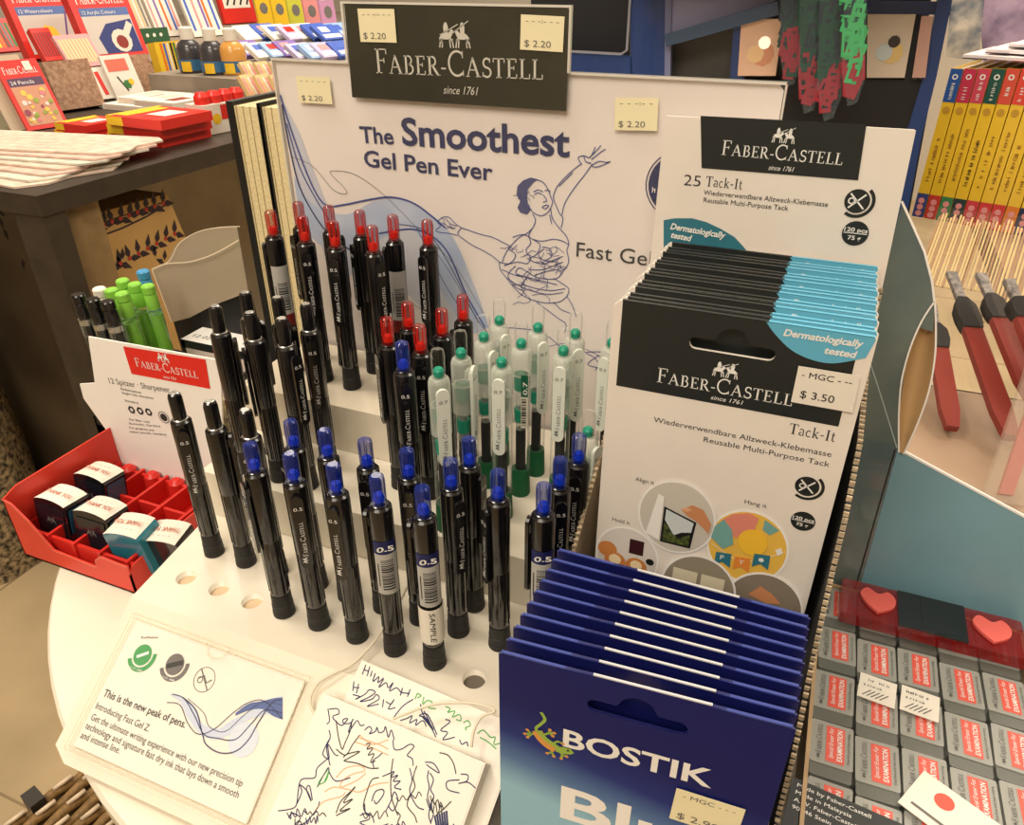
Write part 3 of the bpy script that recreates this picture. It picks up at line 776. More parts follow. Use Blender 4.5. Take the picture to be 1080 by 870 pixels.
# dancer sketch
q = lambda l: [(400+a/4.154, 200+c/4.154) for a, c in l]
hairm = mat('sketch_hair', (70,72,120), .5)
b.flat(pf, pxs(pf, [(546,196),(552,190),(560,187),(568,189),(563,192),(557,199),(556,208),(557,214),(560,221),(556,226),(549,224),(546,219),(549,212),(545,205)]), h+.0002, hairm)
sk = [
 [(566,189),(573,192),(578,199),(581,207),(583,213),(580,221),(575,226),(569,227),(562,223),(558,217)],
 [(564,205),(568,203),(572,205)], [(575,201),(578,200),(581,202)], [(563,202),(568,200),(573,202)], [(573,205),(577,211),(573,213)], [(572,218),(576,216),(579,217),(575,220),(572,218)],
 [(556,208),(553,211),(555,217),(559,216)],
 [(562,225),(565,232),(562,240),(556,246)], [(581,220),(583,230),(590,240),(597,248),(600,256),(598,264)], [(580,226),(582,236)],
 [(587,217),(584,208),(587,198),(595,188),(606,178),(614,172)], [(593,226),(596,214),(606,198),(617,184),(624,174)], [(587,217),(590,224),(594,230),(592,240)],
 [(590,196),(598,188),(604,182)],
 [(613,172),(610,166),(616,164),(622,166),(626,160),(628,155)], [(622,166),(630,158),(634,153)], [(624,168),(634,160),(639,157)], [(624,174),(632,170),(640,171),(644,170),(636,174),(628,176),(624,174)], [(616,164),(618,170),(624,172)],
 [(487,240),(496,243),(508,247),(520,250),(532,256),(540,260)], [(488,251),(498,258),(510,264),(520,270),(527,276)], [(487,240),(483,246),(488,251)],
 [(487,240),(480,235),(474,229),(467,229),(462,234),(465,238),(460,243),(466,245),(475,246),(483,248)], [(470,230),(476,236),(482,238)], [(466,234),(472,238),(478,241)],
 [(562,240),(558,248),(560,256),(555,264),(560,272),(556,278)], [(556,246),(548,250),(540,258),(534,266),(530,276)], [(541,250),(552,247),(562,252),(570,258),(566,268),(558,272)],
 [(562,252),(572,254),(584,252),(594,254),(600,258)], [(598,264),(600,276),(594,286),(588,293),(578,294),(566,292),(556,286)], [(572,260),(580,262),(582,270),(574,274),(568,268),(574,262)],
 [(556,272),(564,276),(574,278),(584,274),(594,270)], [(560,284),(572,284),(584,280),(594,276)], [(564,290),(576,286),(588,284)],
 [(527,276),(528,284),(534,292),(540,300),(550,310),(562,316),(576,319),(590,318),(598,312),(600,304),(592,298),(584,293)],
 [(527,276),(536,278),(546,276),(556,278)], [(530,284),(544,290),(556,292),(572,296),(588,300)], [(534,292),(546,300),(560,306),(578,310),(594,308)], [(540,300),(552,300),(566,304),(582,306),(596,304)], [(544,280),(536,290),(544,302),(552,306)], [(556,292),(550,302),(556,312)], [(536,262),(544,268),(540,276),(532,280)], [(556,286),(548,282),(544,288),(552,292)],
 [(566,318),(578,327),(590,336),(597,341),(596,350)], [(598,312),(604,322),(608,334)], [(584,318),(592,326),(602,330)],
 [(618,372),(626,376),(632,384),(628,390)], [(632,374),(620,384),(636,388)]]
for l in sk: b.ribbon(pf, pxs(pf, spl(l, 4)), .00055, h+.0003, ink_b, taper=False)
for k in range(44):   # loose loops of the bodice, skirt and hair
    cx, cy, r0 = rs.choice(((575,266,15),(565,300,20),(545,262,8),(553,205,6),(590,280,7),(478,240,8),(560,285,16)))
    a = rs.uniform(0,6.28); p = [(cx+rs.uniform(-1,1)*r0, cy+rs.uniform(-.7,.7)*r0)]
    for j in range(4): a += rs.uniform(-1.2,1.2); p.append((p[-1][0]+cos(a)*r0*.35, p[-1][1]+sin(a)*r0*.25))
    b.ribbon(pf, pxs(pf, spl(p, 4)), .00035, h+.0003, ink_b)
pp_ = b.build('printed_poster', PO)
b = MB()
# clear holder in front with a bright rim
b.prism(pf, [(xl-.001,-.055),(xr+.001,-.055),(xr+.001,zt+.0008),(xl-.001,zt+.0008)], .0012, .0024, pvc)
rim = mat('acrylic_rim', (236,230,220), .1, alpha=.75, coat=.8)
b.prism(pf, [(xl-.0016,zt),(xr+.001,zt),(xr+.001,zt+.0012),(xl-.0016,zt+.0012)], -.002, .0026, rim)
b.prism(pf, [(xl-.0016,-.05),(xl-.0006,-.05),(xl-.0006,zt),(xl-.0016,zt)], -.002, .0026, rim)
b.prism(pf, [(xr+.0006,-.05),(xr+.0016,-.05),(xr+.0016,zt),(xr+.0006,zt)], -.002, .0026, rim)
b.build('acrylic_holder', PO)
# brand header plate
b = MB(); hp = Frame(pf.p(0,0,.003), pf.ex, pf.ey)
hx0, hx1, hz0, hz1 = -.2875, -.1455, .2495, .3015
hdr = mat('header_black', (38,40,32), .12, coat=.7, col2=(58,56,42), nscale=9)
b.prism(hp, [(hx0,hz0),(hx1,hz0),(hx1,hz1-.001),(hx1-.002,hz1),(hx0+.001,hz1)], 0, .0012, hdr)
b.prism(hp, [(hx0-.0016,hz0+.02),(hx0,hz0+.02),(hx0,hz1),(hx1,hz1),(hx1,hz0+.02),(hx1+.0012,hz0+.02),(hx1+.0012,hz1+.0012),(hx0-.0016,hz1+.0012)], -.001, .0018, rim)
g = Frame(hp.p(0,0,.0014), hp.ex, hp.ey)
brandpx(b, g, (396,77), (573,84), .0002, mat('header_silver', (206,202,190), .4))
hpl = b.build('header_plate', PO)
def px_tag(fr, parent, px, price, top, name='price_sticker', hh=.0006, base=None):
    b = MB(); P = [fr.at(*p) for p in px]
    a, c = P[0], P[1]      # bottom-left, bottom-right, height from third (top-left)
    an = math.atan2(c[1]-a[1], c[0]-a[0]); L = math.hypot(c[0]-a[0], c[1]-a[1])
    H_ = math.hypot(P[2][0]-a[0], P[2][1]-a[1])
    pricetag(b, fr.sub(a[0], a[1], an, hh), 0, 0, L, H_, price, top, base=base)
    return b.build(name, parent)
px_tag(g, hpl, [(381,44),(419,45),(377,9)], '$ 2.20', '- - -:- - -')
px_tag(g, hpl, [(549,52),(594,55),(549,15)], '$ 2.20', '- - -:- - -')
sg2 = Frame(pf.p(0,0,.0025), pf.ex, pf.ey)
px_tag(sg2, pp_, [(316,108),(351,110),(312,80)], '$ 2.20', '- - - - -', hh=.0002)
px_tag(sg2, pp_, [(648,137),(693,138),(648,103)], '$ 2.20', '- - -:- -', hh=.0002)
# ================================================================ PUTTY CARTONS
def slot(x, y, w, hh):   # european hanger slot outline
    r = hh/2
    return (arc(x+w/2-r, y, r, r, -90, 90, 6) + [(x+.0075,y+r)] + arc(x, y+r+.001, .0065, .0055, 15, 165, 8) + [(x-.0075,y+r)] + arc(x-w/2+r, y, r, r, 90, 270, 6))
# white putty card, local: x 0..w, z 0..Hh, front at y=0 facing -y
TW, THt = .1075, .200
def hello_disc(b, fr, cx, cy, r, bg, h):
    b.disc(fr, cx, cy, r*1.06, h, card_w2, 40, ry=r*1.22); b.disc(fr, cx, cy, r, h+.0001, bg, 40, ry=r*1.15)
card_w2 = mat('circle_rim_white', (246,242,236), .4)
def Z(v): return THt-.194+v        # heights measured above the stand's top plate
def white_pack(full):
    t = lthing('putty_pack', 'x', 'pack')
    b = MB(); fr = Frame((0,0,0), (1,0,0), (0,0,1))
    hole = slot(.0530, Z(.1795), .036, .0056)
    b.prism(fr, [(0,0),(TW,0),(TW,THt-.0008),(TW-.0008,THt),(.003,THt),(0,THt-.0030)], -.0016, 0, card_w, holes=[hole] if full else ())
    b.build('backing_card', t)
    b = MB(); h = .00015
    arcp = spl([(.0650,THt),(.0690,Z(.1895)),(.0765,Z(.1835)),(.0850,Z(.1805)),(.0940,Z(.1805)),(.1050,Z(.1850))], 5)
    bx0, bx1, by0 = .0042, .1015, Z(.1518)
    b.flat(fr, [(bx0,by0),(bx1,by0),(bx1,THt),(bx0,THt)], h, carbon, holes=[hole] if full else ())
    b.flat(fr, arcp + [(TW-.0006,THt-.001),(TW-.001,THt)], h+.00015, sky)
    b.text(fr, 'Dermatologically', .0725, Z(.1893), .0031, h+.0004, ink_w, width=.0300, bold=.03, shear=.2)
    b.text(fr, 'tested', .0890, Z(.1843), .0031, h+.0004, ink_w, width=.0120, bold=.03, shear=.2)
    b.boxf(fr, .0040, .066, THt-.0002, THt+.0003, -.0016, 0, carbon)
    b.boxf(fr, .066, TW-.001, THt-.0002, THt+.0003, -.0016, 0, sky)
    if full:
        brand(b, fr, .0225, Z(.1575), .0590, h+.0002, ink_w, since=False)
        b.text(fr, 'since 1761', .0475, Z(.1538), .0022, h+.0002, ink_w, width=.0135, shear=.25)
        b.serif(fr, 'Tack-It', .0825, Z(.1440), .0052, h, ink_k, width=.0190)
        b.text(fr, 'Wiederverwendbare Allzweck-Klebemasse', .0233, Z(.1363), .0029, h, ink_k, width=.0783)
        b.text(fr, 'Reusable Multi-Purpose Tack', .0472, Z(.1311), .0029, h, ink_k, width=.0547)
        b.text(fr, 'Align it', .0175, Z(.1010), .0024, h, ink_k, width=.0095)
        b.text(fr, 'Hang it', .0700, Z(.1022), .0024, h, ink_k, width=.0100)
        b.text(fr, 'Hold it', .0078, Z(.0730), .0024, h, ink_k, width=.0092)
        bx, by = .0950, Z(.1188)
        b.disc(fr, bx, by, .0052, h, carbon, 24); b.disc(fr, bx, by, .0074, h, carbon, 24, r0=.0060, a0=-125, a1=50)
        b.ribbon(fr, [(bx-.003,by-.003),(bx+.003,by+.003)], .0007, h+.0001, ink_w); b.ribbon(fr, [(bx-.003,by+.003),(bx+.003,by-.003)], .0007, h+.0001, ink_w)
        b.disc(fr, bx-.002, by, .0014, h+.0001, ink_w, 12, r0=.0009)
        cx, cy = .0968, Z(.0995)
        b.disc(fr, cx, cy, .0054, h, carbon, 24)
        b.text(fr, '120 pcs', cx-.0047, cy+.0006, .0018, h+.0001, ink_w, width=.0094, bold=.02); b.rect(fr, cx-.0049, cy-.0001, cx+.0049, cy+.00025, h+.0001, ink_w)
        b.text(fr, '75 g', cx-.0026, cy-.0028, .0018, h+.0001, ink_w, width=.0052, bold=.02)
        P1 = (.0398, Z(.0850), .0182)
        hello_disc(b, fr, *P1, mat('pic_grey', (206,198,186), .5), h+.0006)
        x, y, r = P1; H2 = h+.0009; k_ = r/.0155
        def I1(l): return [(x+a*k_, y+c*k_*1.15) for a, c in l]
        b.flat(fr, I1([(-.0120,-.010),(-.0085,.009),(-.006,.008),(-.006,-.012)]), H2, card_w2)
        b.flat(fr, I1([(-.0055,-.0125),(-.0055,.004),(.0085,.0),(.0075,-.0125)]), H2, ink_k)
        b.flat(fr, I1([(-.0045,-.002),(-.0045,.003),(.0075,-.0005),(.007,-.005),(.003,-.006),(0,-.008)]), H2+.0001, mat('pic_mist', (206,214,214), .5))
        b.flat(fr, I1([(-.0045,-.0115),(-.0045,-.003),(-.001,-.007),(.002,-.009),(.0067,-.006),(.0067,-.0115)]), H2+.0002, mat('pic_forest', (92,104,50), .6, col2=(36,44,26), nscale=500))
        skin = mat('pic_skin', (206,140,96), .5)
        b.flat(fr, I1([(.0015,.0045),(.006,.0075),(.0105,.0065),(.0145,.001),(.0140,-.0035),(.011,-.001),(.008,.001),(.005,.002)]), H2+.0003, skin)
        b.flat(fr, I1([(.0015,.0045),(.004,.0062),(.0062,.0052),(.0040,.0040)]), H2+.0004, mat('pic_skin2', (226,170,130), .5))
        P2 = (.0750, Z(.0772), .0182)
        hello_disc(b, fr, *P2, mat('pic_yellow', (236,190,80), .5), h+.0003)
        x, y, r = P2; H2 = h+.0007
        def inside(l): return [(x+a*r, y+c*r*1.15) for a, c in l]
        b.flat(fr, inside([(-.75,.62),(-.5,.85),(-.1,.98),(.15,.9),(.1,.5),(-.1,.25),(-.45,.2)]), H2, mat('pic_pink', (226,140,120), .5))
        b.flat(fr, inside([(-.95,.05),(-.9,.4),(-.7,.65),(-.45,.4),(-.35,.0),(-.6,-.2)]), H2+.0001, mat('pic_teal', (120,170,165), .5))
        b.flat(fr, inside([(.3,.9),(.7,.7),(.5,.5),(.3,.6)]), H2, mat('pic_teal', (120,170,165), .5))
        b.disc(fr, x+.12*r, y+.22*r, .38*r, H2+.0002, mat('pic_balloon', (248,196,60), .4), 24, ry=.43*r)
        b.ribbon(fr, inside([(-.95,-.1),(-.3,-.4),(.3,-.35),(.95,.15)]), .0003, H2, ink_w)
        for px_, py_, mm in ((-.55,-.5,teal),(-.05,-.5,mat('pic_orange', (230,140,60), .5)),(.42,-.28,teal)):
            b.flat(fr, inside([(px_-.2,py_+.18),(px_+.2,py_+.22),(px_+.22,py_-.2),(px_,py_-.08),(px_-.2,py_-.22)]), H2+.0003, mm)
        b.text(fr, 'P', x-.62*r, y-.58*r, .003, H2+.0005, ink_w); b.text(fr, 'Y', x-.13*r, y-.58*r, .003, H2+.0005, ink_w)
        b.disc(fr, x+.42*r, y-.27*r, .0014, H2+.0005, ink_w, 5)
        b.flat(fr, inside([(.70,.14),(.84,.24),(.9,.09),(.8,-.01)]), H2+.0003, ink_w)
        x, y, r = .0170, Z(.0520), .0160
        hello_disc(b, fr, x, y, r, mat('pic_pale', (220,212,204), .5), h)
        amber = mat('pic_amber', (206,132,70), .4); H2 = h+.0003
        b.rect(fr, x+.001, y+.003, x+.0085, y+.0125, H2, mat('pic_wine', (60,26,30), .4))
        b.disc(fr, x-.0105, y+.0020, .0052, H2, amber, 16); b.disc(fr, x-.006, y-.0045, .0058, H2+.0001, amber, 16); b.disc(fr, x+.0055, y-.0050, .0058, H2+.0001, amber, 16)
        b.disc(fr, x-.006, y-.0035, .0034, H2+.0002, mat('pic_flame', (250,226,180), .4), 12); b.disc(fr, x+.0055, y-.0040, .0032, H2+.0002, mat('pic_flame', (250,226,180), .4), 12)
        b.disc(fr, x+.0125, y+.0005, .0022, H2+.0002, ink_k, 8)
        x, y, r = .0555, Z(.0440), .0180
        hello_disc(b, fr, x, y, r, mat('pic_khaki', (150,140,120), .5), h+.0012); H2 = h+.0015
        b.rect(fr, x-.0135, y-.006, x-.0012, y+.0105, H2, mat('pic_cream', (224,214,184), .5)); b.rect(fr, x+.0008, y-.006, x+.0125, y+.0105, H2, mat('pic_cream', (224,214,184), .5))
        x, y, r = .0880, Z(.0430), .0180
        hello_disc(b, fr, x, y, r, mat('pic_taupe', (136,124,108), .5), h+.0006)
        b.flat(fr, [(x-.008,y+.006),(x-.003,y+.013),(x+.003,y+.010),(x+.008,y+.005),(x+.001,y+.003)], h+.001, skin)
        b.rect(fr, .006, .004, .098, .030, h, mat('pic_pale', (220,212,204), .5))
    b.build('printed_front', t)
    return t
wp = white_pack(True)
wq = white_pack(False)
NT = 16
for i in range(NT):
    f = i/(NT-1)              # 0 front ... 1 back
    o = wp if i == 0 else (wq if i == 1 else copy_tree(wq))
    yl = .307 + (.402-.307)*f; yr = .307 + (.402-.307)*f + (.0008 if i%3 == 1 else 0)
    ang = math.atan2(yr-yl, TW)
    o.location = W(-.0775+.0012*f+.0006*(i%2), yl, .194-THt - (0 if i < 1 else .0002+.0005*(i%3)) - .002*f)
    o.rotation_euler = (0, 0, ang)
    if i == 0: tag(o, 'front white reusable putty pack with price label $ 3.50', 'pack')
    elif i == NT-1: tag(o, 'rearmost of the white putty packs, against the carton header', 'pack')
    elif i == 1: tag(o, 'white putty pack directly behind the priced front pack', 'pack')
    else: tag(o, 'white putty pack in the tightly filed row, only its black and blue top edge showing', 'pack', 'white putty packs filed behind the front one')
bpy.context.view_layer.update()
# price sticker, child of the front pack (local frame)
b = MB(); lf = Frame((0,0,0), (1,0,0), (0,0,1)).sub(.0790, THt-.0365, 0, .0012)
lf = Frame((.0808,-.0011,Z(.1600)), (1,0,0), (0,0,1))
b.prism(lf, [(0,0),(.0245,.0),(.0240,.0172),(0,.0172)], 0, .0001, paper)
b.text(lf, '$ 3.50', .003, .0030, .0036, .0003, ink_k, width=.0135); b.text(lf, '- MGC - --', .002, .0125, .0028, .0003, ink_k, width=.0195)
b.build('price_sticker', wp)
# black and white carton around them
CT = thing('putty_carton', 'tall white display carton holding the putty packs, torn side edges', 'carton', W(-.02,.36,-.055))
hd = upright(0, .4075, 0)
b = MB()
P = lambda x, y: hd.at(x, y)
tl, tr, bl, br = P(702,122), P(966,138), P(699,262), P(934,292)
zt_ = (tl[1]+tr[1])/2
hb = [(tl[0],tl[1]),(tl[0]-.001,bl[1]-.02),(-.089,-.05),(.036,-.05),(br[0],br[1]-.01),(tr[0],tr[1]),(tr[0]-.001,tr[1]+.0004)]
b.prism(hd, hb, -.0012, 0, card_w)
h = .0003
kb = [P(739,122), P(914,131), P(905,190), P(740,177)]
b.flat(hd, [kb[3],kb[2],kb[1],kb[0]], h, carbon)
brandpx(b, hd, (760,163), (888,174), h+.0002, ink_w)
a = P(721,195); b.text(hd, '25', a[0], a[1], .0058, h, ink_k, width=.0086, bold=-.008)
a = P(744,196); b.serif(hd, 'Tack-It', a[0], a[1], .0050, h, ink_k, width=.0185)
b.textpx(hd, 'Wiederverwendbare Allzweck-Klebemasse', (742,205), (873,218), .0026, h, ink_k)
b.textpx(hd, 'Reusable Multi-Purpose Tack', (742,213), (831,222), .0026, h, ink_k)
pts = [P(700,262), P(700,232)] + [P(x, y) for x, y in [(712,230),(730,230),(745,234),(760,241),(775,250),(786,262),(792,272)]]
b.flat(hd, pts, h, teal)
b.textpx(hd, 'Dermatologically', (707,241), (764,251), .0034, h+.0003, ink_w, bold=.03, shear=.2)
b.textpx(hd, 'tested', (707,250), (728,254), .0034, h+.0003, ink_w, bold=.03, shear=.2)
x, y = P(904,212); b.disc(hd, x, y, .0058, h, carbon, 24); b.disc(hd, x, y, .0082, h, carbon, 24, r0=.0066, a0=-125, a1=50)
b.ribbon(hd, [(x-.0035,y-.0035),(x+.0035,y+.0035)], .0008, h+.0002, ink_w); b.ribbon(hd, [(x-.0035,y+.0035),(x+.0035,y-.0035)], .0008, h+.0002, ink_w)
b.disc(hd, x-.0025, y, .0017, h+.0002, ink_w, 12, r0=.001)
x, y = P(902,246); b.disc(hd, x, y, .0062, h, carbon, 24); b.text(hd, '120 pcs', x-.0054, y+.0008, .0021, h+.0002, ink_w, width=.0108, bold=.02)
b.rect(hd, x-.0055, y-.0001, x+.0055, y+.0003, h+.0002, ink_w); b.text(hd, '75 g', x-.003, y-.0032, .0021, h+.0002, ink_w, width=.006, bold=.02)
b.build('header_board', CT)
# side walls with a sloping torn edge
side = Frame(W(0,0,0), (0,1,0), (0,0,1))     # plane x=0, normal +x
def wall(xw, edge, m, name, thick=.0016, y0=.160):
    f = Frame(W(xw,0,0), (0,1,0), (0,0,1))
    b = MB(); b.prism(f, [(y0,-.05),(.4065,-.05)] + edge, -thick/2, thick/2, m)
    # torn corrugated edge
    for i in range(len(edge)-1):
        a, c = edge[i], edge[i+1]; L = math.hypot(c[0]-a[0], c[1]-a[1]); n = max(1, int(L/.0032))
        for k in range(n):
            t = (k+.2)/n; t2 = (k+.75)/n
            p = (a[0]+(c[0]-a[0])*t, a[1]+(c[1]-a[1])*t); q_ = (a[0]+(c[0]-a[0])*t2, a[1]+(c[1]-a[1])*t2)
            d = rs.uniform(.0004,.0012)
            b.boxf(f, min(p[0],q_[0]), max(p[0],q_[0]), min(p[1],q_[1]), max(p[1],q_[1])+d, -thick*.8, thick*.8, kraft_d)
    return b.build(name, CT)
wall(-.0865, [(.4065,.122),(.380,.114),(.355,.104),(.296,.056),(.272,.030),(.258,-.02)], mat('carton_side_kraft', (206,184,150), .7, noise=.1, nscale=200), 'side_wall', .0016, .252)
wall(.0350, [(.4065,.180),(.402,.168),(.363,.149),(.318,.139),(.297,.113),(.289,.085),(.272,.049),(.246,.014),(.240,-.020),(.215,-.034),(.160,-.036)], dark_in, 'side_wall', .0014)
b = MB()
b.boxf(fr0, -.0855,.0340,.161,.4065,-.0545,-.0532, dark_in)
b.boxf(fr0, -.0855,.0340,.2885,.2895,-.05,-.012, dark_in)
b.boxf(fr0, -.0855,.0340,.2885,.4065,-.013,-.0115, dark_in)

b.build('inner_tray', CT)
# blue putty packs
BW, BH = .1055, .152
grad = bpy.data.materials.new('navy_gradient'); grad.use_nodes = True
nt = grad.node_tree; B_ = nt.nodes['Principled BSDF']; B_.inputs['Roughness'].default_value = .55; B_.inputs['Specular IOR Level'].default_value = .25
tc = nt.nodes.new('ShaderNodeTexCoord'); sx = nt.nodes.new('ShaderNodeSeparateXYZ'); cr = nt.nodes.new('ShaderNodeValToRGB'); nz = nt.nodes.new('ShaderNodeMath'); nz.operation = 'MULTIPLY_ADD'
nt.links.new(tc.outputs['Object'], sx.inputs[0]); nt.links.new(sx.outputs['Z'], nz.inputs[0]); nz.inputs[1].default_value = 1/BH
mm = nt.nodes.new('ShaderNodeMath'); mm.operation = 'MULTIPLY'; mm.inputs[1].default_value = 1.6
nt.links.new(sx.outputs['X'], mm.inputs[0]); nt.links.new(mm.outputs[0], nz.inputs[2])
nt.links.new(nz.outputs[0], cr.inputs[0]); nt.links.new(cr.outputs[0], B_.inputs['Base Color'])
e = cr.color_ramp.elements; e[0].position = .50; e[0].color = tuple(lin(v) for v in (150,196,216))+(1,)
e[1].position = .84; e[1].color = tuple(lin(v) for v in (12,20,92))+(1,)
x_ = cr.color_ramp.elements.new(.62); x_.color = tuple(lin(v) for v in (86,118,166))+(1,)
x_ = cr.color_ramp.elements.new(.72); x_.color = tuple(lin(v) for v in (30,46,120))+(1,)
def topcurve(n=18):   # slightly bowed top edge
    return [(BW*(1-i/n), BH+.0016*sin(PI*i/n)) for i in range(n+1)]
def bluepack(full):
    t = lthing('putty_pack', 'x', 'pack')
    fr = Frame((0,0,0), (1,0,0), (0,0,1))
    hole = slot(.0530, BH-.0145, .037, .0062)
    b = MB(); out = [(0,0),(BW,0)] + topcurve()
    b.prism(fr, out, -.0010, 0, navy, holes=[hole] if full else ())
    b.boxf(fr, .036, .078, BH+.0011, BH+.0017, -.0008, .0001, mat('edge_grey', (196,196,200), .5))
    b.boxf(fr, .001, .036, BH+.0004, BH+.0011, -.0011, .0001, ink_b); b.boxf(fr, .078, BW-.001, BH+.0003, BH+.0010, -.0011, .0001, ink_b)
    b.build('backing_card', t)
    b = MB(); h = .00012
    b.flat(fr, [(.0002,0.0005),(BW-.0002,.0005)] + [(x, y-.0004) for x, y in topcurve()], h, grad if full else navy, holes=[hole] if full else ())
    if full:
        h += .0002
        # wordmark
        b.text(fr, 'BOSTIK', .0262, BH-.0420, .0105, h, ink_w, width=.0570, bold=.022)
        # the big product name
        b.text(fr, 'Blu', .0266, BH-.0885, .0220, h, card_w2, width=.050, bold=.022)
        b.text(fr, 'Tack', .0266, BH-.1180, .0220, h, card_w2, width=.064, bold=.022)
        # gecko
        g1 = mat('gecko_green', (150,180,70), .5); g2 = mat('gecko_orange', (214,150,70), .5)
        G = lambda l: [(.0095+a*.001, BH-.0535+c*.001) for a, c in l]
        b.ribbon(fr, spl(G([(7.5,27.5),(9.2,24),(7.6,20.5),(5.8,17.5),(6.5,14.5)]), 5), .0013, h, g1)
        b.ribbon(fr, spl(G([(6.2,16),(8,12.5),(11,9.5),(14,8)]), 5), .0046, h+.0001, g2)
        b.ribbon(fr, spl(G([(6.8,16.5),(9.5,13),(12.5,11),(15,9.6)]), 5), .0022, h+.0002, g1)
        hx = G([(14,9.8),(17,11),(20,11),(21.5,9.2),(20,7.6),(17,6.8),(14,7)])
        b.flat(fr, hx, h+.00025, g1); b.disc(fr, *G([(19,9.8)])[0], .0006, h+.0004, ink_k, 8)
        for l in ([(6.4,14.5),(3.8,13),(2.2,15)], [(3.8,13),(1.2,12.2)], [(3.8,13),(2.4,10.6)], [(8.6,14.5),(11,16.5),(12.6,15.6)], [(11,16.5),(11.4,18.8)], [(11,16.5),(13.2,17.6)],
                  [(12.5,8),(12.5,5.4),(10.6,4.2)], [(12.5,5.4),(13.4,3.4)], [(15.2,8.2),(16.8,5.6),(18.6,5.6)], [(16.8,5.6),(16.4,3.4)], [(13,11.4),(14.8,13.2),(16.8,12.6)]):
            b.ribbon(fr, G(l), .0011, h, g1)
            b.disc(fr, *G([l[-1]])[0], .0008, h+.0001, g2, 8)
    b.build('printed_front', t)
    return t
bp, bq = bluepack(True), bluepack(False)
NB = 10
for i in range(NB):
    f = i/(NB-1)
    o = bp if i == 0 else (bq if i == 1 else copy_tree(bq))
    yl = .182 + (.2445-.182)*f; yr = .1895 + (.2440-.1895)*f
    o.location = W(-.0800 + .001*f, yl, .0992-BH); o.rotation_euler = (0,0,math.atan2(yr-yl, BW))
    if i == 0: tag(o, 'front navy blue putty pack with a gecko, white lettering and a $ 2.90 label', 'pack')
    elif i == 1: tag(o, 'navy blue pack directly behind the front gecko pack', 'pack')
    elif i == NB-1: tag(o, 'rearmost navy blue pack, resting against the white putty pack', 'pack')
    else: tag(o, 'plain navy blue top of a pack in the middle of the blue row', 'pack', 'blue putty packs filed behind the front one')
b = MB(); lf = Frame((.0703,-.0008,BH-.0665), (cos(-.04),0,sin(-.04)), (-sin(-.04),0,cos(-.04)))
pricetag(b, lf, 0, 0, .0255, .0195, '$ 2.90', '- MGC - - -')
b.build('price_sticker', bp)

# ================================================================ TEAL DISPLAY BOX behind the eraser tray
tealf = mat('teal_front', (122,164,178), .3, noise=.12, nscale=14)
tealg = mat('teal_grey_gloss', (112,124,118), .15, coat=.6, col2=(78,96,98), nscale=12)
DB = thing('flared_display_box', 'pale blue display box behind the eraser tray with a curled side flap', 'box', W(.12,.44,-.055))
vf = upright(0, .425, 0)
A = vf.at
p = [A(899,652), A(948,475)]
b = MB()
c0 = A(948,475); c1 = A(1080,546)
sl = (c1[1]-c0[1])/(c1[0]-c0[0])
b.prism(vf, [(c0[0]+.003,-.052),(.28,-.052),(.28,c0[1]+sl*(.28-c0[0])),(c0[0],c0[1])], -.0012, 0, tealf)
e0 = (c0[0],c0[1]); e1 = (.28,c0[1]+sl*(.28-c0[0]))
b.prism(vf, [e0,e1,(e1[0],e1[1]+.0012),(e0[0],e0[1]+.0014)], -.0014, .0002, card_w2)
b.build('front_panel', DB)
b = MB()
sp = upright(0, .4235, 0)
S = sp.at
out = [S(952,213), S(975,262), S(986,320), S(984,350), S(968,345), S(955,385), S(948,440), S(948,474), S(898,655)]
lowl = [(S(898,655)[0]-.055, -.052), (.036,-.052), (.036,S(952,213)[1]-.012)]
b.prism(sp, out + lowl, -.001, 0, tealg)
b.ribbon(sp, [S(951,212)] + [S(x,y) for x,y in [(963,238),(975,265),(983,296),(986,322)]], .0011, .0003, card_w2)
b.ribbon(sp, [S(948,474), S(899,652)], .0012, .0003, tealf)
b.ribbon(sp, [S(944,474), S(893,652)], .0008, .0003, ink_k)
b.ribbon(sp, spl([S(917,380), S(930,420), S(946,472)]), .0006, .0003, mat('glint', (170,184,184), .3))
b.build('side_panel', DB)
# curled kraft flap
b = MB()
Lc = spl([(985,318),(972,338),(960,366),(951,400),(948,436),(948,476)], 4)
Rc = spl([(986,318),(987,345),(986,375),(980,410),(968,445),(953,478)], 4)
n = len(Lc); vs = []
for i in range(n):
    a = sp.at(*Lc[i]); c = sp.at(*Rc[i])
    for k in range(6):
        t = k/5; vs.append(sp.p(a[0]+(c[0]-a[0])*t, a[1]+(c[1]-a[1])*t, .0006 - .008*sin(PI*t)*sin(PI*i/(n-1))))
b.add(vs, [(i*6+k, (i+1)*6+k, (i+1)*6+k+1, i*6+k+1) for i in range(n-1) for k in range(5)], mat('kraft_inner', (196,160,112), .6, noise=.15, nscale=30), True)
for Q in (Lc, Rc): b.ribbon(sp, [sp.at(*x) for x in Q], .0009, .0010, card_w2)
b.build('curled_flap', DB)
b = MB(); kf_ = mat('box_floor_kraft', (176,148,122), .6, noise=.2, nscale=12); b.boxf(fr0, .07, .34, .427, .63, .024, .028, kf_); b.boxf(fr0, .338,.34,.427,.63,-.05,.028, tealf); b.boxf(fr0, .07,.34,.628,.63,-.05,.028, tealf)
b.build('box_shell', DB)

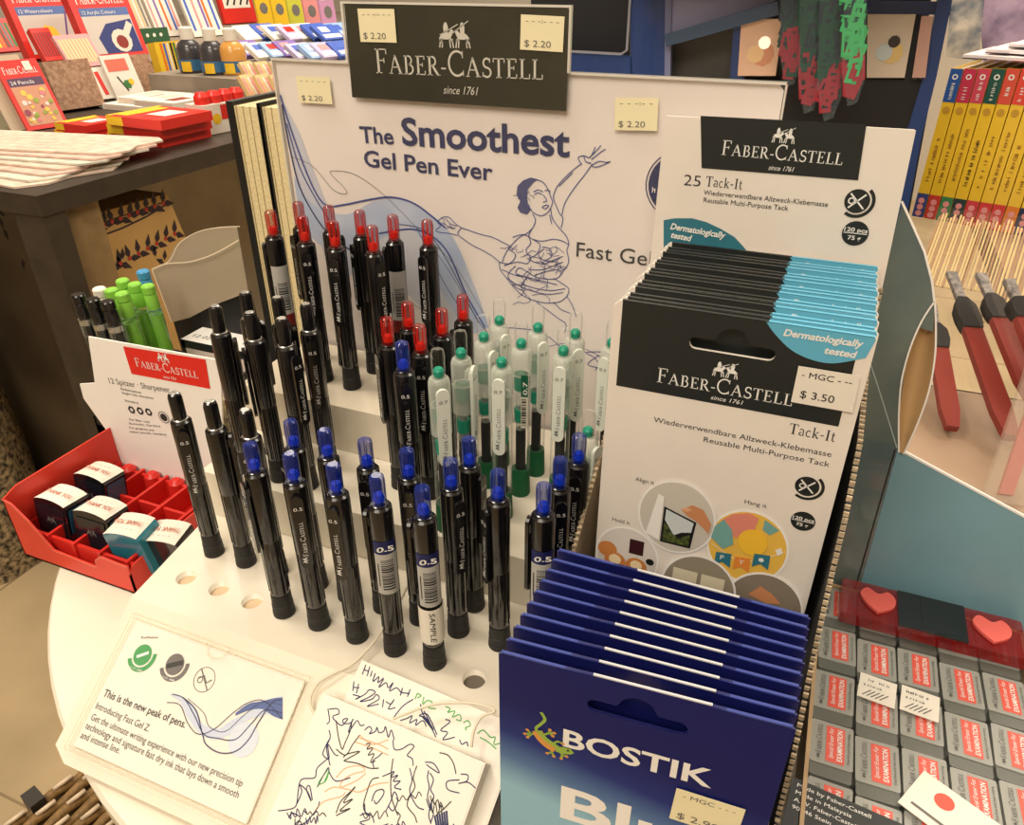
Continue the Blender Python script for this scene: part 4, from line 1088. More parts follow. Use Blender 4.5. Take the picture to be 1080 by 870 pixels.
# ================================================================ ERASER TRAY
ET = thing('eraser_tray', 'open cardboard tray packed with erasers beside the putty carton', 'tray', W(.105,.33,-.055))
ex0, ex1, ey0, ey1 = .045, .160, .215, .419
kr = mat('tray_kraft', (190,160,122), .7, noise=.15, nscale=80)
b = MB(); b.boxf(fr0, ex0,ex1,ey0,ey1,-.0548,-.0535, kr); b.build('tray_floor', ET)
for (x0,x1,y0,y1) in ((ex0,ex0+.002,ey0,ey1),(ex1-.002,ex1,ey0,ey1),(ex0,ex1,ey1-.002,ey1),(ex0,ex1,ey0,ey0+.002)):
    b = MB(); b.boxf(fr0, x0,x1,y0,y1,-.0535,-.024 if y1 > .3 else -.034, kr); b.build('tray_wall', ET)
b = MB(); ff = upright(0, ey0-.0004, 0)
b.rect(ff, ex0,-.0535,ex1,-.035, .0002, carbon); b.build('printed_rim', ET)
egrey = mat('eraser_grey', (150,150,142), .3, coat=.3); edark = mat('eraser_sleeve_end', (86,88,80), .3, coat=.5); ered = mat('eraser_label', (222,76,54), .4)
EWd, EL, EH = .0200, .0345, .0105
def eraser():
    t = lthing('eraser', 'x', 'eraser')
    b = MB(); b.rbox(ID, -EWd/2, EWd/2, -EL/2, EL/2, 0, EH-.0006, .0015, edark); b.build('rubber', t)
    b = MB(); b.rbox(ID, -EWd/2-.0003, EWd/2+.0003, -EL/2+.0075, EL/2, -.0000, EH, .0012, egrey)
    b.rect(ID, -.0028, -.0075, .0062, .0150, EH+.0002, ered)
    f = Frame((0,0,EH+.0004), (1,0,0), (0,1,0))
    b.text(f.sub(.0006,-.0055,PI/2), 'Special Eraser For', 0, 0, .0022, 0, ink_w, width=.019, shear=.2)
    b.text(f.sub(.0050,-.0060,PI/2), 'EXAMINATION', 0, 0, .0026, 0, ink_w, width=.0195, bold=.02)
    b.serif(f.sub(-.0048,-.0040,PI/2), 'FABER-CASTELL', 0, 0, .0022, 0, ink_k, width=.0185)
    knights(b, f.sub(-.0058,-.0058,PI/2), 0, 0, .003, 0, ink_k)
    b.text(f.sub(.0086,-.0060,PI/2), 'Dust-free and clean erasing', 0, 0, .0013, 0, ink_k, width=.0190)
    b.build('printed_sleeve', t)
    b = MB(); b.rbox(ID, -EWd/2-.0006, EWd/2+.0006, -EL/2-.0006, EL/2+.0006, .0001, EH+.0006, .0018, mat('shrink_film', (240,240,236), .1, alpha=.03, coat=.5)); b.build('shrink_film', t)
    return t
er = eraser(); first = True
for c in range(5):
    for r in range(6):
        if r == 5 and c > 0 and False: continue
        y = .399 - .0360*r - (.0 if c % 2 == 0 else .002) - .0008*c
        if y < .225: continue
        o = er if first else copy_tree(er); first = False
        o.location = W(.0575+.0218*c, y, -.0362 - .0003*((c*3+r)%3)); o.rotation_euler = (math.radians(rs.uniform(-1,1)), math.radians(rs.uniform(-1.5,1.5)), math.radians(rs.uniform(-1.5,1.5)))
        tag(o, 'grey wrapped eraser with a red exam label, lying in the packed rows of the tray', 'eraser', 'erasers in the cardboard tray')
        under = copy_tree(er) if False else None
b = MB(); b.boxf(fr0, ex0+.003, ex1-.003, ey0+.003, ey1-.003, -.0533, -.0370, edark); tag(b.build('eraser_layer'), 'lower layer of grey erasers filling the bottom of the tray', 'erasers', kind='stuff')
# clear-red heart sharpener case lying on the erasers
HCs = thing('red_plastic_case', 'translucent red case with two pink hearts lying across the back of the eraser tray', 'case', W(.106,.402,-.0252))
cf = Frame(W(.106,.4025,-.0245), Vector((1,.0,-.0)), Vector((0,1,0)))
rt = mat('case_red', (150,22,24), .08, alpha=.55, coat=.8)
b = MB(); b.rbox(cf, -.049, .051, -.0165, .0155, 0, .008, .002, rt); b.build('case_shell', HCs)
b = MB(); b.boxf(cf, -.017, .020, -.016, .015, .0065, .0092, mat('case_black', (22,22,22), .15, coat=.7)); b.boxf(cf, -.004,.008,-.015,.014,.0092,.0098, mat('case_black', (22,22,22), .15, coat=.7)); b.build('middle_block', HCs)
pink = mat('heart_pink', (240,110,100), .4)
for sx_ in (-1, 1):
    b = MB(); ox = -.0285 if sx_ < 0 else .0335
    pts = [(.0,-.011),(.0085,-.004),(.010,.004),(.006,.0095),(.0005,.006),(-.006,.0095),(-.010,.003),(-.006,-.005)]
    pts = spl(pts+[pts[0]], 4)[:-1]
    b.prism(cf, [(ox+x*1.0, y) for x, y in pts], .0082, .0100, pink); b.build('pink_heart', HCs)
# small loose printed card on the erasers
for (px_, py_, s, lab) in ((925,728,.020,'small printed price slip on the erasers under the red case, left one'), (970,742,.020,'small printed price slip on the erasers under the red case, right one')):
    c = onz(px_, py_, -.0245); f = Frame(c, (cos(-.1),sin(-.1),0), (-sin(-.1),cos(-.1),0))
    b = MB(); b.prism(f, [(-.0095,-.009),(.0095,-.009),(.0095,.009),(-.0095,.009)], 0, .0004, paper)
    scrawl(b, f, -.007, .004, .012, .0022, .0006, ink_k, int(px_)); scrawl(b, f, -.007, .0, .009, .0018, .0006, ink_k, 3); [b.ribbon(f, [(-.007+.0022*k,-.007),(-.003+.0022*k,-.002)], .0005, .0006, ink_k) for k in range(5)]
    tag(b.build('price_slip'), lab, 'label')
c = onz(1005, 862, -.0235); f = Frame(c, (cos(-.5),sin(-.5),0), (-sin(-.5),cos(-.5),0))
b = MB(); b.prism(f, [(-.02,-.013),(.02,-.013),(.02,.013),(-.02,.013)], 0, .0006, paper); b.disc(f, -.006, .004, .0045, .0008, ered, 16); b.rect(f, -.016,-.009,.012,-.0075,.0008, ink_g)
tag(b.build('printed_slip'), 'white slip with a red emblem lying over the nearest erasers', 'label')
b = MB(); c = onz(862, 838, -.026); f = Frame(c, (cos(-.12),sin(-.12),0), (-sin(-.12),cos(-.12),0))
b.prism(f, [(-.012,-.03),(.045,-.03),(.045,.0035),(-.012,.0035)], 0, .0008, carbon)
for k, s_ in enumerate(('Made by Faber-Castell', 'Made in Malaysia', 'A.W. Faber-Castell', '90546 Stein')):
    b.text(f, s_, -.0095, -.001-.0042*k, .0022, .0010, ink_w, width=.0016*len(s_))
tag(b.build('carton_flap'), 'black carton flap with small white maker text at the front of the eraser tray', 'flap')

# ================================================================ SHARPENER BOX
SB = thing('sharpener_box', 'red open card box holding stamped sharpeners at the left edge of the table', 'box', W(-.44,.31,-.055))
X0, X1, Y0, Y1, ZB = -.497, -.389, .262, .358, -.055
th = .0012
b = MB(); b.boxf(fr0, X0,X1,Y0,Y1,ZB,ZB+.0015, redbox); b.build('box_floor', SB)
b = MB(); f = Frame(W(X0,0,0),(0,1,0),(0,0,1)); b.prism(f, [(Y0,ZB),(Y1,ZB),(Y1,.001),(Y0+.012,.0005),(Y0,-.004)], 0, th, redbox); b.build('left_wall', SB)
b = MB(); f = Frame(W(X1,0,0),(0,1,0),(0,0,1)); b.prism(f, [(Y0,ZB),(Y1,ZB),(Y1,-.030),(Y0+.03,-.030),(Y0+.004,-.032),(Y0,-.038)], -th, 0, redbox); b.build('right_wall', SB)
b = MB(); f = upright(0, Y0, 0); V = f.at
ed = [V(1,513), V(14,521), V(27,540), V(43,572)]
r_ = [(X0,-.004),(X0+.008,-.006),(X0+.020,-.018),(X0+.036,-.039),(X1-.032,-.041),(X1-.030,-.034),(X1-.024,-.029),(X1-.008,-.030),(X1,-.030)]
b.prism(f, [(X0,ZB),(X1,ZB)] + r_[::-1], -th, 0, redbox); 
b.ribbon(f, r_, .0007, .0003, mat('card_edge_pink', (240,150,130), .5)); b.build('front_wall', SB)
b = MB(); hs = upright(0, Y1+.0005, 0); Hh = hs.at
o_ = [(X0+.003,ZB),(X1+.004,ZB),(X1+.006,-.004),Hh(232,380),Hh(93,355),Hh(100,404),Hh(84,405),Hh(88,420),(X0+.000,-.012)]
b.prism(hs, o_, -.0012, 0, card_w2)
h = .0003
b.flat(hs, [Hh(139,394),Hh(222,410),Hh(217,379),Hh(130,365)], h, brandred)
brandpx(b, hs, (144,386), (210,399), h+.0002, ink_w)
b.textpx(hs, '12 Spitzer · Sharpener', (116,404), (180,414), .0052, h, ink_g)
b.textpx(hs, 'Einfachspitzer', (128,411), (150,415), .0020, h, ink_k); b.textpx(hs, 'Single hole sharpener', (129,415), (163,421), .0020, h, ink_k)
b.textpx(hs, 'Standard', (132,423), (146,426), .0020, h, ink_k)
for cx in (139, 148, 157):
    x, y = hs.at(cx, 432+(cx-139)*.13); b.disc(hs, x, y, .0036, h, ink_k, 6, r0=.0018)
x, y = hs.at(173,440); b.disc(hs, x, y, .0052, h, ink_g, 20, r0=.0045); b.disc(hs, x, y, .0034, h, carbon, 16)
for k, s_ in enumerate(('Für Blei- und', 'Buntstifte, Standard', 'For graphite and', 'colour pencils, standard')):
    b.textpx(hs, s_, (137,443+4.3*k), (137+1.9*len(s_)*.85,445.5+4.3*k+.03*len(s_)), .0019, h, ink_k)
b.build('header_card', SB)
# vacuum-formed insert with little bays
b = MB(); zi = -.034
b.boxf(fr0, X0+.002,X1-.002,Y0+.002,Y1-.002,ZB+.002,-.047, reddeep)
for k in range(5):
    x = X0+.004+k*.0248; b.boxf(fr0, x-.0012,x+.0012,Y0+.003,Y1-.002,-.047,zi+.004, reddeep)
for k in range(4):
    y = Y0+.006+k*.028; b.boxf(fr0, X0+.002,X1-.002,y-.0012,y+.0012,-.047,zi+.002, reddeep)
for k in range(4):      # raised humps along the back
    x = X0+.016+k*.0248
    b.lathe([(.007,-.047),(.006,zi+.003),(.003,zi+.006)], reddeep, 12, c=(x,Y1-.006), fr=fr0)
b.build('moulded_insert', SB)
def stamp(body, name='sharpener'):
    t = lthing('sharpener', 'x', 'sharpener')
    Wd, D, Hh_ = .0300, .0200, .036
    b = MB(); f = Frame((0,0,0), (1,0,0), (0,0,1))    # arch profile in xz, extruded in y
    prof = [(-Wd/2,0),(Wd/2,0),(Wd/2,Hh_-.004)] + [(Wd/2*cos(math.radians(a)), Hh_-.004+.004*sin(math.radians(a))) for a in range(20,161,20)] + [(-Wd/2,Hh_-.004)]
    b.prism(f, prof, -D/2, D/2, body); b.build('case', t)
    b = MB(); b.prism(f, [(-Wd/2*.8,.006),(Wd/2*.8,.006),(Wd/2*.8,Hh_-.006),(-Wd/2*.8,Hh_-.006)], D/2, D/2+.0006, mat('sharpener_panel', (24,28,36), .2, coat=.5) if body is not tealcase else body)
    knights(b, Frame(f.p(0,0,D/2+.0009), f.ex, f.ey), 0, .018, .009, 0, ink_g)
    b.boxf(ID, Wd/2, Wd/2+.0006, -D/2+.002, D/2-.002, .010, .030, mat('sharpener_end', (40,86,110), .25, coat=.4) if body is not tealcase else mat('sharpener_olive', (96,100,52), .3)); b.build('side_panel', t)
    b = MB(); n = 6; vs = []
    for i in range(n+1):
        a = math.radians(25+130*i/n); x = Wd/2*1.02*cos(a); z = Hh_-.004+.0046*sin(a)
        vs += [(x,-D/2-.0006,z+.0002),(x,D/2+.0006,z+.0002)]
    b.add(vs, [(2*i,2*i+2,2*i+3,2*i+1) for i in range(n)], paper)
    f2 = Frame((0,0,Hh_+.0010), (1,0,0), (0,1,0))
    b.text(f2, 'THANK YOU', -.0115, -.0030, .0042, 0, mat('stamp_ink', (190,110,84), .5), width=.0230, bold=.01)
    b.text(f2, '- - - -', -.008, .0045, .0022, 0, ink_g, width=.014)
    b.build('thank_you_label', t)
    return t
tealcase = mat('sharpener_teal', (40,128,150), .2, coat=.5)
dk = mat('sharpener_black', (22,23,28), .15, coat=.6)
sA, sB = stamp(dk), stamp(tealcase)
ua = False
for (px_, py_, rot, body, lab) in ((97,497,8,'k','black sharpener with a THANK YOU label at the back of the red box'), (56,522,8,'k','black sharpener with a THANK YOU label at the left front of the red box'),
                       (98,535,10,'k','black sharpener with a THANK YOU label in the middle of the red box'), (142,549,192,'t','teal sharpener with an upside-down THANK YOU label'),
                       (180,556,196,'k','black sharpener with an upside-down label at the right end of the red box')):
    o = (sB if body == 't' else (copy_tree(sA) if ua else sA)); ua = ua or body == 'k'
    zt2 = -.0115 if px_ < 170 else -.0175
    c = onz(px_, py_, zt2); o.location = (c.x, c.y, Z0+zt2-.0365); o.rotation_euler = (math.radians(-6),math.radians(4),math.radians(rot-6))
    tag(o, lab, 'sharpener')
# blue-black sharpener carton piece behind
def wbox(name, label, cat, px_c, zbase, sx, sy, sz, yaw, m, group=None, extra=None):
    c = onz(px_c[0], px_c[1], zbase); f = Frame(c, (cos(yaw),sin(yaw),0), (-sin(yaw),cos(yaw),0))
    b = MB(); b.boxf(f, 0, sx, 0, sy, 0, sz, m)
    if extra: extra(b, f)
    return tag(b.build(name), label, cat, group)
def blister(b, f):
    g = Frame(f.p(0,-.0002,0), f.ex, (0,0,1)); b.rect(g, .002,.002,.026,.016,.0,mat('dark_plum', (44,34,42), .3))
wbox('sharpener_pack', 'small pack with a blue top and dark front behind the leftmost pens', 'pack', (205,448), -.03, .028, .012, .020, .0, mat('pack_blue', (96,140,176), .3), extra=blister)
# pencil cup with green and black mechanical pencils
pc_ = onz(150, 372, -.02)
PCU = thing('pencil_cup', 'open dark tray holding green and black mechanical pencils behind the sharpener card', 'holder', (pc_.x, pc_.y, Z0-.055))
# ---- mechanical pencils group (tops fitted at their photo places on z=.07)
b = MB()
hb_ = Frame(W(-.552,.390,-.0545), (1,0,0), (0,1,0))
b.boxf(hb_, -.005,.10,0,.002,0,.035, dark_in); b.boxf(hb_, -.005,.10,.092,.094,0,.060, dark_in); b.boxf(hb_, -.005,-.003,0,.094,0,.035, dark_in); b.boxf(hb_, .098,.10,0,.094,0,.06, dark_in); b.boxf(hb_, -.005,.10,0,.094,0,.027, dark_in)
b.build('tray_shell', PCU)
def mech(kind):
    body, cap = {'k': (black, black), 'g': (mat('lime', (126,196,60), .3, coat=.3), mat('lime_cap', (140,206,74), .35)), 'w': (paper, paper), 'b': (mat('cap_blue', (70,150,200), .3), mat('cap_blue', (70,150,200), .3))}[kind]
    t = lthing('mechanical_pencil', 'x', 'pencil')
    b = MB(); b.lathe([(.001,0),(.0055,.012),(.0058,.090)], body, 14); b.build('barrel', t)
    b = MB(); b.lathe([(.0062,.090),(.0063,.095)], metal if kind == 'k' else clear, 14); b.lathe([(.0060,.080),(.0061,.090)], clear, 12); b.build('ring', t)
    b = MB(); b.lathe([(.0052,.095),(.0055,.097),(.0054,.107),(.0046,.1085),(.0056,.1095),(.0056,.115),(.0046,.1162)], cap, 14); b.build('cap', t)
    b = MB(); b.boxf(ID, -.0018,.0018,-.0088,-.0072,.055,.093, clear); b.build('clip', t)
    return t
mk = {}
for (px_, py_, k, lab, g) in ((88,309,'k','black mechanical pencil at the far left of the lime green ones',None),(103,313,'k','black mechanical pencil between the white cap and the leftmost',None),(119,316,'k','black mechanical pencil nearest the sharpener card, beside the green ones',None),
        (110,302,'w','white-capped mechanical pencil behind the black ones',None),(123,304,'g','lime green mechanical pencil at the left of the green group',None),(134,293,'g','lime green mechanical pencil at the back of the group',None),
        (147,297,'g','lime green mechanical pencil beside the blue cap',None),(134,308,'g','lime green mechanical pencil at the front with a clear clip',None),(161,299,'g','rightmost lime green mechanical pencil, against the frosted tray',None),(156,284,'b','blue-capped mechanical pencil behind the green ones',None)):
    if k not in mk: mk[k] = mech(k); o = mk[k]
    else: o = copy_tree(mk[k])
    zt3 = .090; c = onz(px_, py_, zt3); o.location = (c.x, c.y, Z0+zt3-.1162); o.rotation_euler = (math.radians(1), math.radians(-2), math.radians(rs.uniform(0,50)))
    tag(o, lab, 'pencil', g)
LEAF = proj(W(-.446,.392,-.0545))
# frosted curved tray / display wing
FT = thing('frosted_wing', 'beige curved plastic display wing behind the pencils, left of the notebooks', 'display tray', W(-.42,.47,-.055))
wf = upright(0, .50, 0)
b = MB(); fz = mat('wing_plastic', (176,158,136), .3, alpha=.94, coat=.3)
l1 = [(181,338),(160,284),(180,275)]
top = spl([(160,284),(176,276),(186,258),(205,246),(228,241),(250,240)], 5)
bot = [(181,340),(200,335),(225,322),(262,308)]
b.prism(wf, [wf.at(*p) for p in bot] + [wf.at(*p) for p in top[::-1]], -.0012, 0, fz)
b.build('outer_panel', FT)
b = MB(); wf2 = Frame(wf.p(0,0,.004), wf.ex, wf.ey)
b.ribbon(wf2, [wf2.at(*p) for p in spl([(160,284),(176,278),(200,276),(225,268),(252,253)],5)], .0010, 0, mat('wing_rim', (240,222,196), .3)); b.ribbon(wf2, [wf2.at(*p) for p in top[2:]], .0008, -.0035, mat('wing_rim', (240,222,196), .3))
b.ribbon(wf2, [wf2.at(160,284), wf2.at(181,340)], .0010, 0, mat('wing_rim', (240,222,196), .3))
b.build('rim', FT)
b = MB(); b.prism(wf, [(-.54,-.052),(-.36,-.052),wf.at(285,400),wf.at(262,308),wf.at(225,322),wf.at(181,340),wf.at(200,405)], -.0035, -.0022, dark_in); b.build('base_panel', FT)
# white cube box with black trim, between pencils and pens
wb = onz(196,360, .02)
def wtop(b, f):
    g = Frame(f.p(0,0,.0302), f.ex, f.ey); b.disc(g, .022,.030,.005,0,ink_k,16,r0=.0042); b.text(g, '12 02 11', .006,.008,.006,0,ink_g,width=.03); b.text(g, '101', .060,.012,.009,0,ink_k,width=.02,shear=.2)
    g = Frame(f.p(0,-.0003,0), f.ex, (0,0,1)); b.rect(g,.0,.022,.09,.030,0,carbon); b.rect(g,0,0,.004,.03,0,carbon); b.rect(g,.004,.0,.09,.022,.0001,mat('pale_pink', (226,206,196), .5))
wbox('white_box', 'low white box with handwritten figures on its lid behind the left pens', 'box', (198,388), -.005, .088, .05, .030, .0, card_w2, extra=wtop)
wbox('folded_leaflet', 'folded patterned leaflet tucked between green pencils and white box', 'leaflet', LEAF, -.0545, .035, .012, .075, .3, mat('leaflet', (200,184,150), .6, col2=(70,64,56), nscale=180))
# ---- notebooks standing behind, black covers and cream pages
cover = mat('notebook_cover', (20,20,21), .5); pages = mat('notebook_pages', (232,214,166), .7, noise=.18, nscale=500)
nv = upright(0, .462, 0)
a0 = nv.at(231,131)
for k, (u0, wd, ztk) in enumerate(((-.4085,.0235,.237),(-.3835,.0215,.2375),(-.3605,.020,.2385),(-.339,.018,.2395))):
    t = thing('notebook', ('leftmost black-covered notebook standing on edge beside the poster','second cream-paged notebook from the left beside the poster','third cream-paged notebook from the left beside the poster','notebook nearest the poster, partly behind its left edge')[k], 'notebook', W(u0+wd/2,.51,-.055))
    f = Frame(W(0,0,0), (1,0,0), (0,1,0))
    b = MB(); b.boxf(f, u0+.0012, u0+wd-.0008, .464, .560, -.054, ztk-.003, pages)
    for j in range(3): b.boxf(f, u0+.003+j*.006, u0+.0034+j*.006, .4637, .56, -.054, ztk-.0028, mat('page_gap', (150,128,84), .8))
    b.build('pages', t)
    b = MB(); cw = .0055 if k == 0 else .0008
    b.boxf(f, u0-cw+.0012, u0+.0012, .4625, .562, -.0545, ztk, cover); b.boxf(f, u0+wd-.0008, u0+wd, .4625, .562, -.0545, ztk, cover); b.build('cover', t)

# ================================================================ ROOM
FLz = -Z0
def struct(b, name, m=None): return tag(b.build(name), kind='structure')
floorm = mat('floor_tile', (206,182,142), .45, noise=.22, nscale=5)
b = MB(); b.boxf(fr0, -4,4,-2,6,FLz-.05,FLz, floorm)
gr_ = mat('grout', (150,130,98), .8)
for k in range(-6,7):
    b.boxf(fr0, k*.6-.30, k*.6-.296, -2,6, FLz, FLz+.0006, gr_); b.boxf(fr0, -4,4, k*.6+.98, k*.6+.984, FLz, FLz+.0006, gr_)
struct(b, 'floor')
wm = mat('wall_paint', (206,196,180), .8, noise=.05, nscale=3)
b = MB(); b.boxf(fr0, -4,4,5.0,5.1,FLz,2.0, wm); struct(b, 'wall_back')
b = MB(); b.boxf(fr0, -4.1,-4,-2,6,FLz,2.0, wm); struct(b, 'wall_left')
b = MB(); b.boxf(fr0, 4,4.1,-2,6,FLz,2.0, wm); struct(b, 'wall_right')
b = MB(); b.boxf(fr0, -4,4,-2.1,-2,FLz,2.0, wm); struct(b, 'wall_front')
b = MB(); b.boxf(fr0, -4,4,-2,6,2.0,2.1, mat('ceiling_paint', (230,226,216), .9)); struct(b, 'ceiling')

# ================================================================ LEFT COUNTER with art supplies
TZ = .04
k0 = onz(38,207,TZ); cxl, cyl = k0.x, k0.y
LC = thing('shop_counter', 'dark brown counter on the left stacked with boxed art supplies', 'counter', (cxl-.7, cyl+.8, 0))
dkw = mat('counter_dark', (62,52,42), .45, noise=.3, nscale=30)
b = MB(); b.boxf(fr0, cxl-2.5,cxl,cyl,cyl+3.6,TZ-.030,TZ, dkw); b.build('counter_top', LC)
b = MB(); b.boxf(fr0, cxl-.065,cxl-.004,cyl+.004,cyl+.042,FLz,TZ-.03, mat('post_dark', (64,54,42), .5, noise=.3, nscale=20)); b.build('leg', LC)
b = MB(); b.boxf(fr0, cxl-.08,cxl-.02,cyl+3.4,cyl+3.5,FLz,TZ-.03, dkw); b.build('leg', LC)
b = MB(); b.boxf(fr0, cxl-2.4,cxl-.20,cyl+.200,cyl+.208,FLz+.02,TZ-.03, mat('front_panel_brown', (96,82,62), .35, col2=(64,54,42), nscale=4))
hol = mat('floral_dark', (34,30,26), .6)
for k in range(46):
    x = cxl-.24-rs.random()*.5; z = TZ-.10-rs.random()*.13; a = rs.uniform(0,3.1)
    g = Frame(W(x,cyl+.1995,z),(1,0,0),(0,0,1)).sub(0,0,a); b.flat(g, [(-.012,0),(-.004,.005),(.010,.002),(.004,-.005)], .0003, hol)
b.build('front_panel', LC)
b = MB(); b.boxf(fr0, cxl-.028,cxl-.018,cyl+.044,cyl+.112,FLz+.25,TZ-.03, mat('plank_tan', (150,124,84), .6, col2=(112,90,58), nscale=14)); b.build('side_plank', LC)
b = MB(); b.boxf(fr0, cxl-.55,cxl-.54,cyl+.21,cyl+3.4,FLz+.05,TZ-.03, mat('back_taupe', (180,164,136), .6, noise=.2, nscale=6)); b.boxf(fr0, cxl-.54,cxl-.02,cyl+.21,cyl+3.3,FLz+.12,FLz+.14, mat('shelf_taupe', (96,84,66), .6)); b.build('back_panel', LC)
# holly printed gift box under the counter
HB = thing('gift_box', 'tan gift bag printed with holly sprigs under the left counter', 'gift bag', (cxl-.2,cyl+.45,0.14))
g = Frame(W(cxl-.045,cyl+.25,0),(0,1,0),(0,0,1))
def hq(px_, py_):   # plane x = const
    r = ray(px_,py_); t = (cxl-.06-CAM.x)/r.x; q_ = CAM+r*t; return (q_.y-cyl-.25, q_.z-Z0)
hf = Frame(W(cxl-.06,cyl+.25,0),(0,1,0),(0,0,1))
tanb = mat('holly_paper', (198,158,96), .6, noise=.12, nscale=10)
qp = [hq(92,228), hq(176,204), hq(196,250), hq(190,300), hq(130,330), hq(108,330)]
b = MB(); ys = [p[0] for p in qp]; zs = [p[1] for p in qp]
b.prism(hf, [(min(ys),-.45),(max(ys),-.45)] + [(max(ys),qp[1][1]-.09), qp[1], qp[0]], -.10, 0, tanb)
berry = mat('holly_berry', (170,50,36), .5); leaf = mat('holly_leaf', (44,30,40), .6)
for px0, py0, dx, dy, n in ((100,240,9,-3.2,9),(108,288,9.5,-5.2,9)):
    for k in range(n):
        a = hq(px0+dx*k, py0+dy*k); 
        for s_ in (-1,1):
            gg = hf.sub(a[0],a[1],.5+s_*.9+rs.uniform(-.3,.3)); b.flat(gg, [(0,0),(.010,.006),(.026,0),(.010,-.006)], .0006, leaf)
        b.disc(hf, a[0], a[1], .004, .0008, berry, 10)
b.ribbon(hf, [hq(98,252),hq(130,240),hq(155,228),hq(178,214)], .003, .0005, leaf); b.ribbon(hf, [hq(92,240),hq(176,212)], .002, .0005, leaf)
for k in range(10):
    a = hq(104+rs.random()*76, 262+rs.random()*22); gg = hf.sub(a[0],a[1],rs.uniform(0,3)); b.flat(gg, [(0,0),(.008,.005),(.02,0),(.008,-.005)], .0006, leaf)
b.build('bag_body', HB)
# mottled fabric draped trunk at far left
TR = thing('tweed_sack', 'tall mottled tweed fabric sack standing on the floor at the left edge', 'sack', (-1.62,.800,0))
b = MB(); tw = mat('tweed', (186,164,126), .9, col2=(44,40,36), nscale=90, bump=.8, bscale=60)
gc = (-1.62, .800)
prof = [(.128,-Z0),(.132,-.70),(.130,-.58),(.124,-.46),(.112,-.34),(.095,-.24),(.060,-.19)]
n = 40; vs = []
for r_i, z in prof:
    for k in range(n):
        a = 2*PI*k/n; rr = r_i*(1+.035*sin(5*a+z*9)+.02*sin(11*a)); vs.append(W(gc[0]+rr*cos(a), gc[1]+rr*sin(a), z))
b.add(vs, [(j*n+k,j*n+(k+1)%n,(j+1)*n+(k+1)%n,(j+1)*n+k) for j in range(len(prof)-1) for k in range(n)]+[tuple((len(prof)-1)*n+k for k in range(n))], tw, True)
b.build('fabric', TR)
# wicker basket bottom left
wk0 = onz(22,845,-.30)
BK = thing('wicker_basket', 'brown woven wicker basket at the bottom left corner beneath the sign', 'basket', W(wk0.x,wk0.y-.05,-.45))
wk = mat('wicker', (140,108,62), .6, noise=.4, nscale=300); wkl = mat('wicker_light', (216,196,168), .5)
P0, P1 = onz(18,868,-.30), onz(84,818,-.30); d = (P1-P0); exv = d.normalized(); eyv = Vector((exv.y,-exv.x,0))
bf = Frame(P0, exv, eyv if eyv.dot(Vector((1,-1,0))) > 0 else -eyv)
b = MB()
nr, L = 12, .30
up = 1 if bf.ez.z > 0 else -1
for r_ in range(nr):
    yy = r_*.0115
    ptsw = [bf.p(-.06+ (L)*k/30, yy, up*(.0025*sin(k*PI/2.0+r_*PI))) for k in range(31)]
    b.tube(ptsw, .0046, wk, 6)
    for k in range(2,30,4):
        c = bf.p(-.06+L*(k+2*(r_%2))/30, yy, up*.006); b.tube([c-exv*.008, c, c+exv*.008], .0022, wkl, 5)
b.build('woven_lid', BK)
b = MB(); b.boxf(bf, -.065, .25, -.006, .14, -.15 if up > 0 else .006, -.006 if up > 0 else .15, mat('wicker_side', (118,90,52), .7, col2=(60,44,26), nscale=60)); b.build('body', BK)
b = MB()
for xx in (.012, .082):
    b = MB(); b.boxf(bf, xx, xx+.012, -.014, .004, -.01, .012, mat('latch', (50,46,40), .5)); b.build('latch', BK)

# ---- generic upright box standing at photo base-line on the left counter
def ubox(name, label, cat, bl, br, hgt, depth, m, zb=TZ, lean=.25, group=None, art=None, yaw=None, fit=None):
    a = onz(bl[0],bl[1],zb+.001); yaw_ = 1.40 if yaw is None else yaw
    lo, hi = .0, 1.5
    for _ in range(30):
        L = (lo+hi)/2
        if proj(a + Vector((cos(yaw_),sin(yaw_),0))*L)[0] < br[0]: lo = L
        else: hi = L
    f = upright(a.x,a.y,a.z-Z0, yaw_, lean)
    if fit is not None:
        lo, hi = .005, 1.0
        for _ in range(30):
            m_ = (lo+hi)/2
            if proj(f.p(0,m_,0))[1] > fit: lo = m_
            else: hi = m_
        hgt = lo
    b = MB(); b.boxf(f, 0, L, 0, hgt, -depth, 0, m)
    if art: art(b, f, L, hgt)
    # rest the tilted box on the counter: lift so the lowest vertex sits at zb
    mz = min(v.z for v in b.v); dz = (zb+Z0) - mz
    if dz > 0:
        for v in b.v: v.z += dz
    return tag(b.build(name), label, cat, group), f, L, hgt
tinblue = mat('tin_blue', (88,112,168), .4); tinpale = mat('tin_pale', (206,196,186), .4); tinred = mat('tin_red', (216,48,40), .35)
def art_fc(sub, bandm, lower, deco):
    def fn(b, f, L, H_):
        brand(b, f, L*.10, H_*.80, L*.80, .0006, ink_w, ratio=.2, icon=False, since=False)
        b.rect(f, L*.10, H_*.62, L*.92, H_*.74, .0005, bandm); b.text(f, sub, L*.14, H_*.65, H_*.055, .0009, ink_w, width=L*.55)
        b.rect(f, L*.10, H_*.06, L*.92, H_*.62, .0005, lower); deco(b, f, L, H_)
    return fn
def deco1(b, f, L, H_):
    b.disc(f, L*.5, H_*.32, L*.16, .0008, mat('deco_yellow', (236,196,60), .5), 7); b.disc(f, L*.38, H_*.2, L*.1, .0009, mat('deco_orange', (226,120,50), .5), 6); b.ribbon(f, [(L*.7,H_*.1),(L*.9,H_*.66)], L*.03, .0009, mat('deco_violet', (110,70,130), .5))
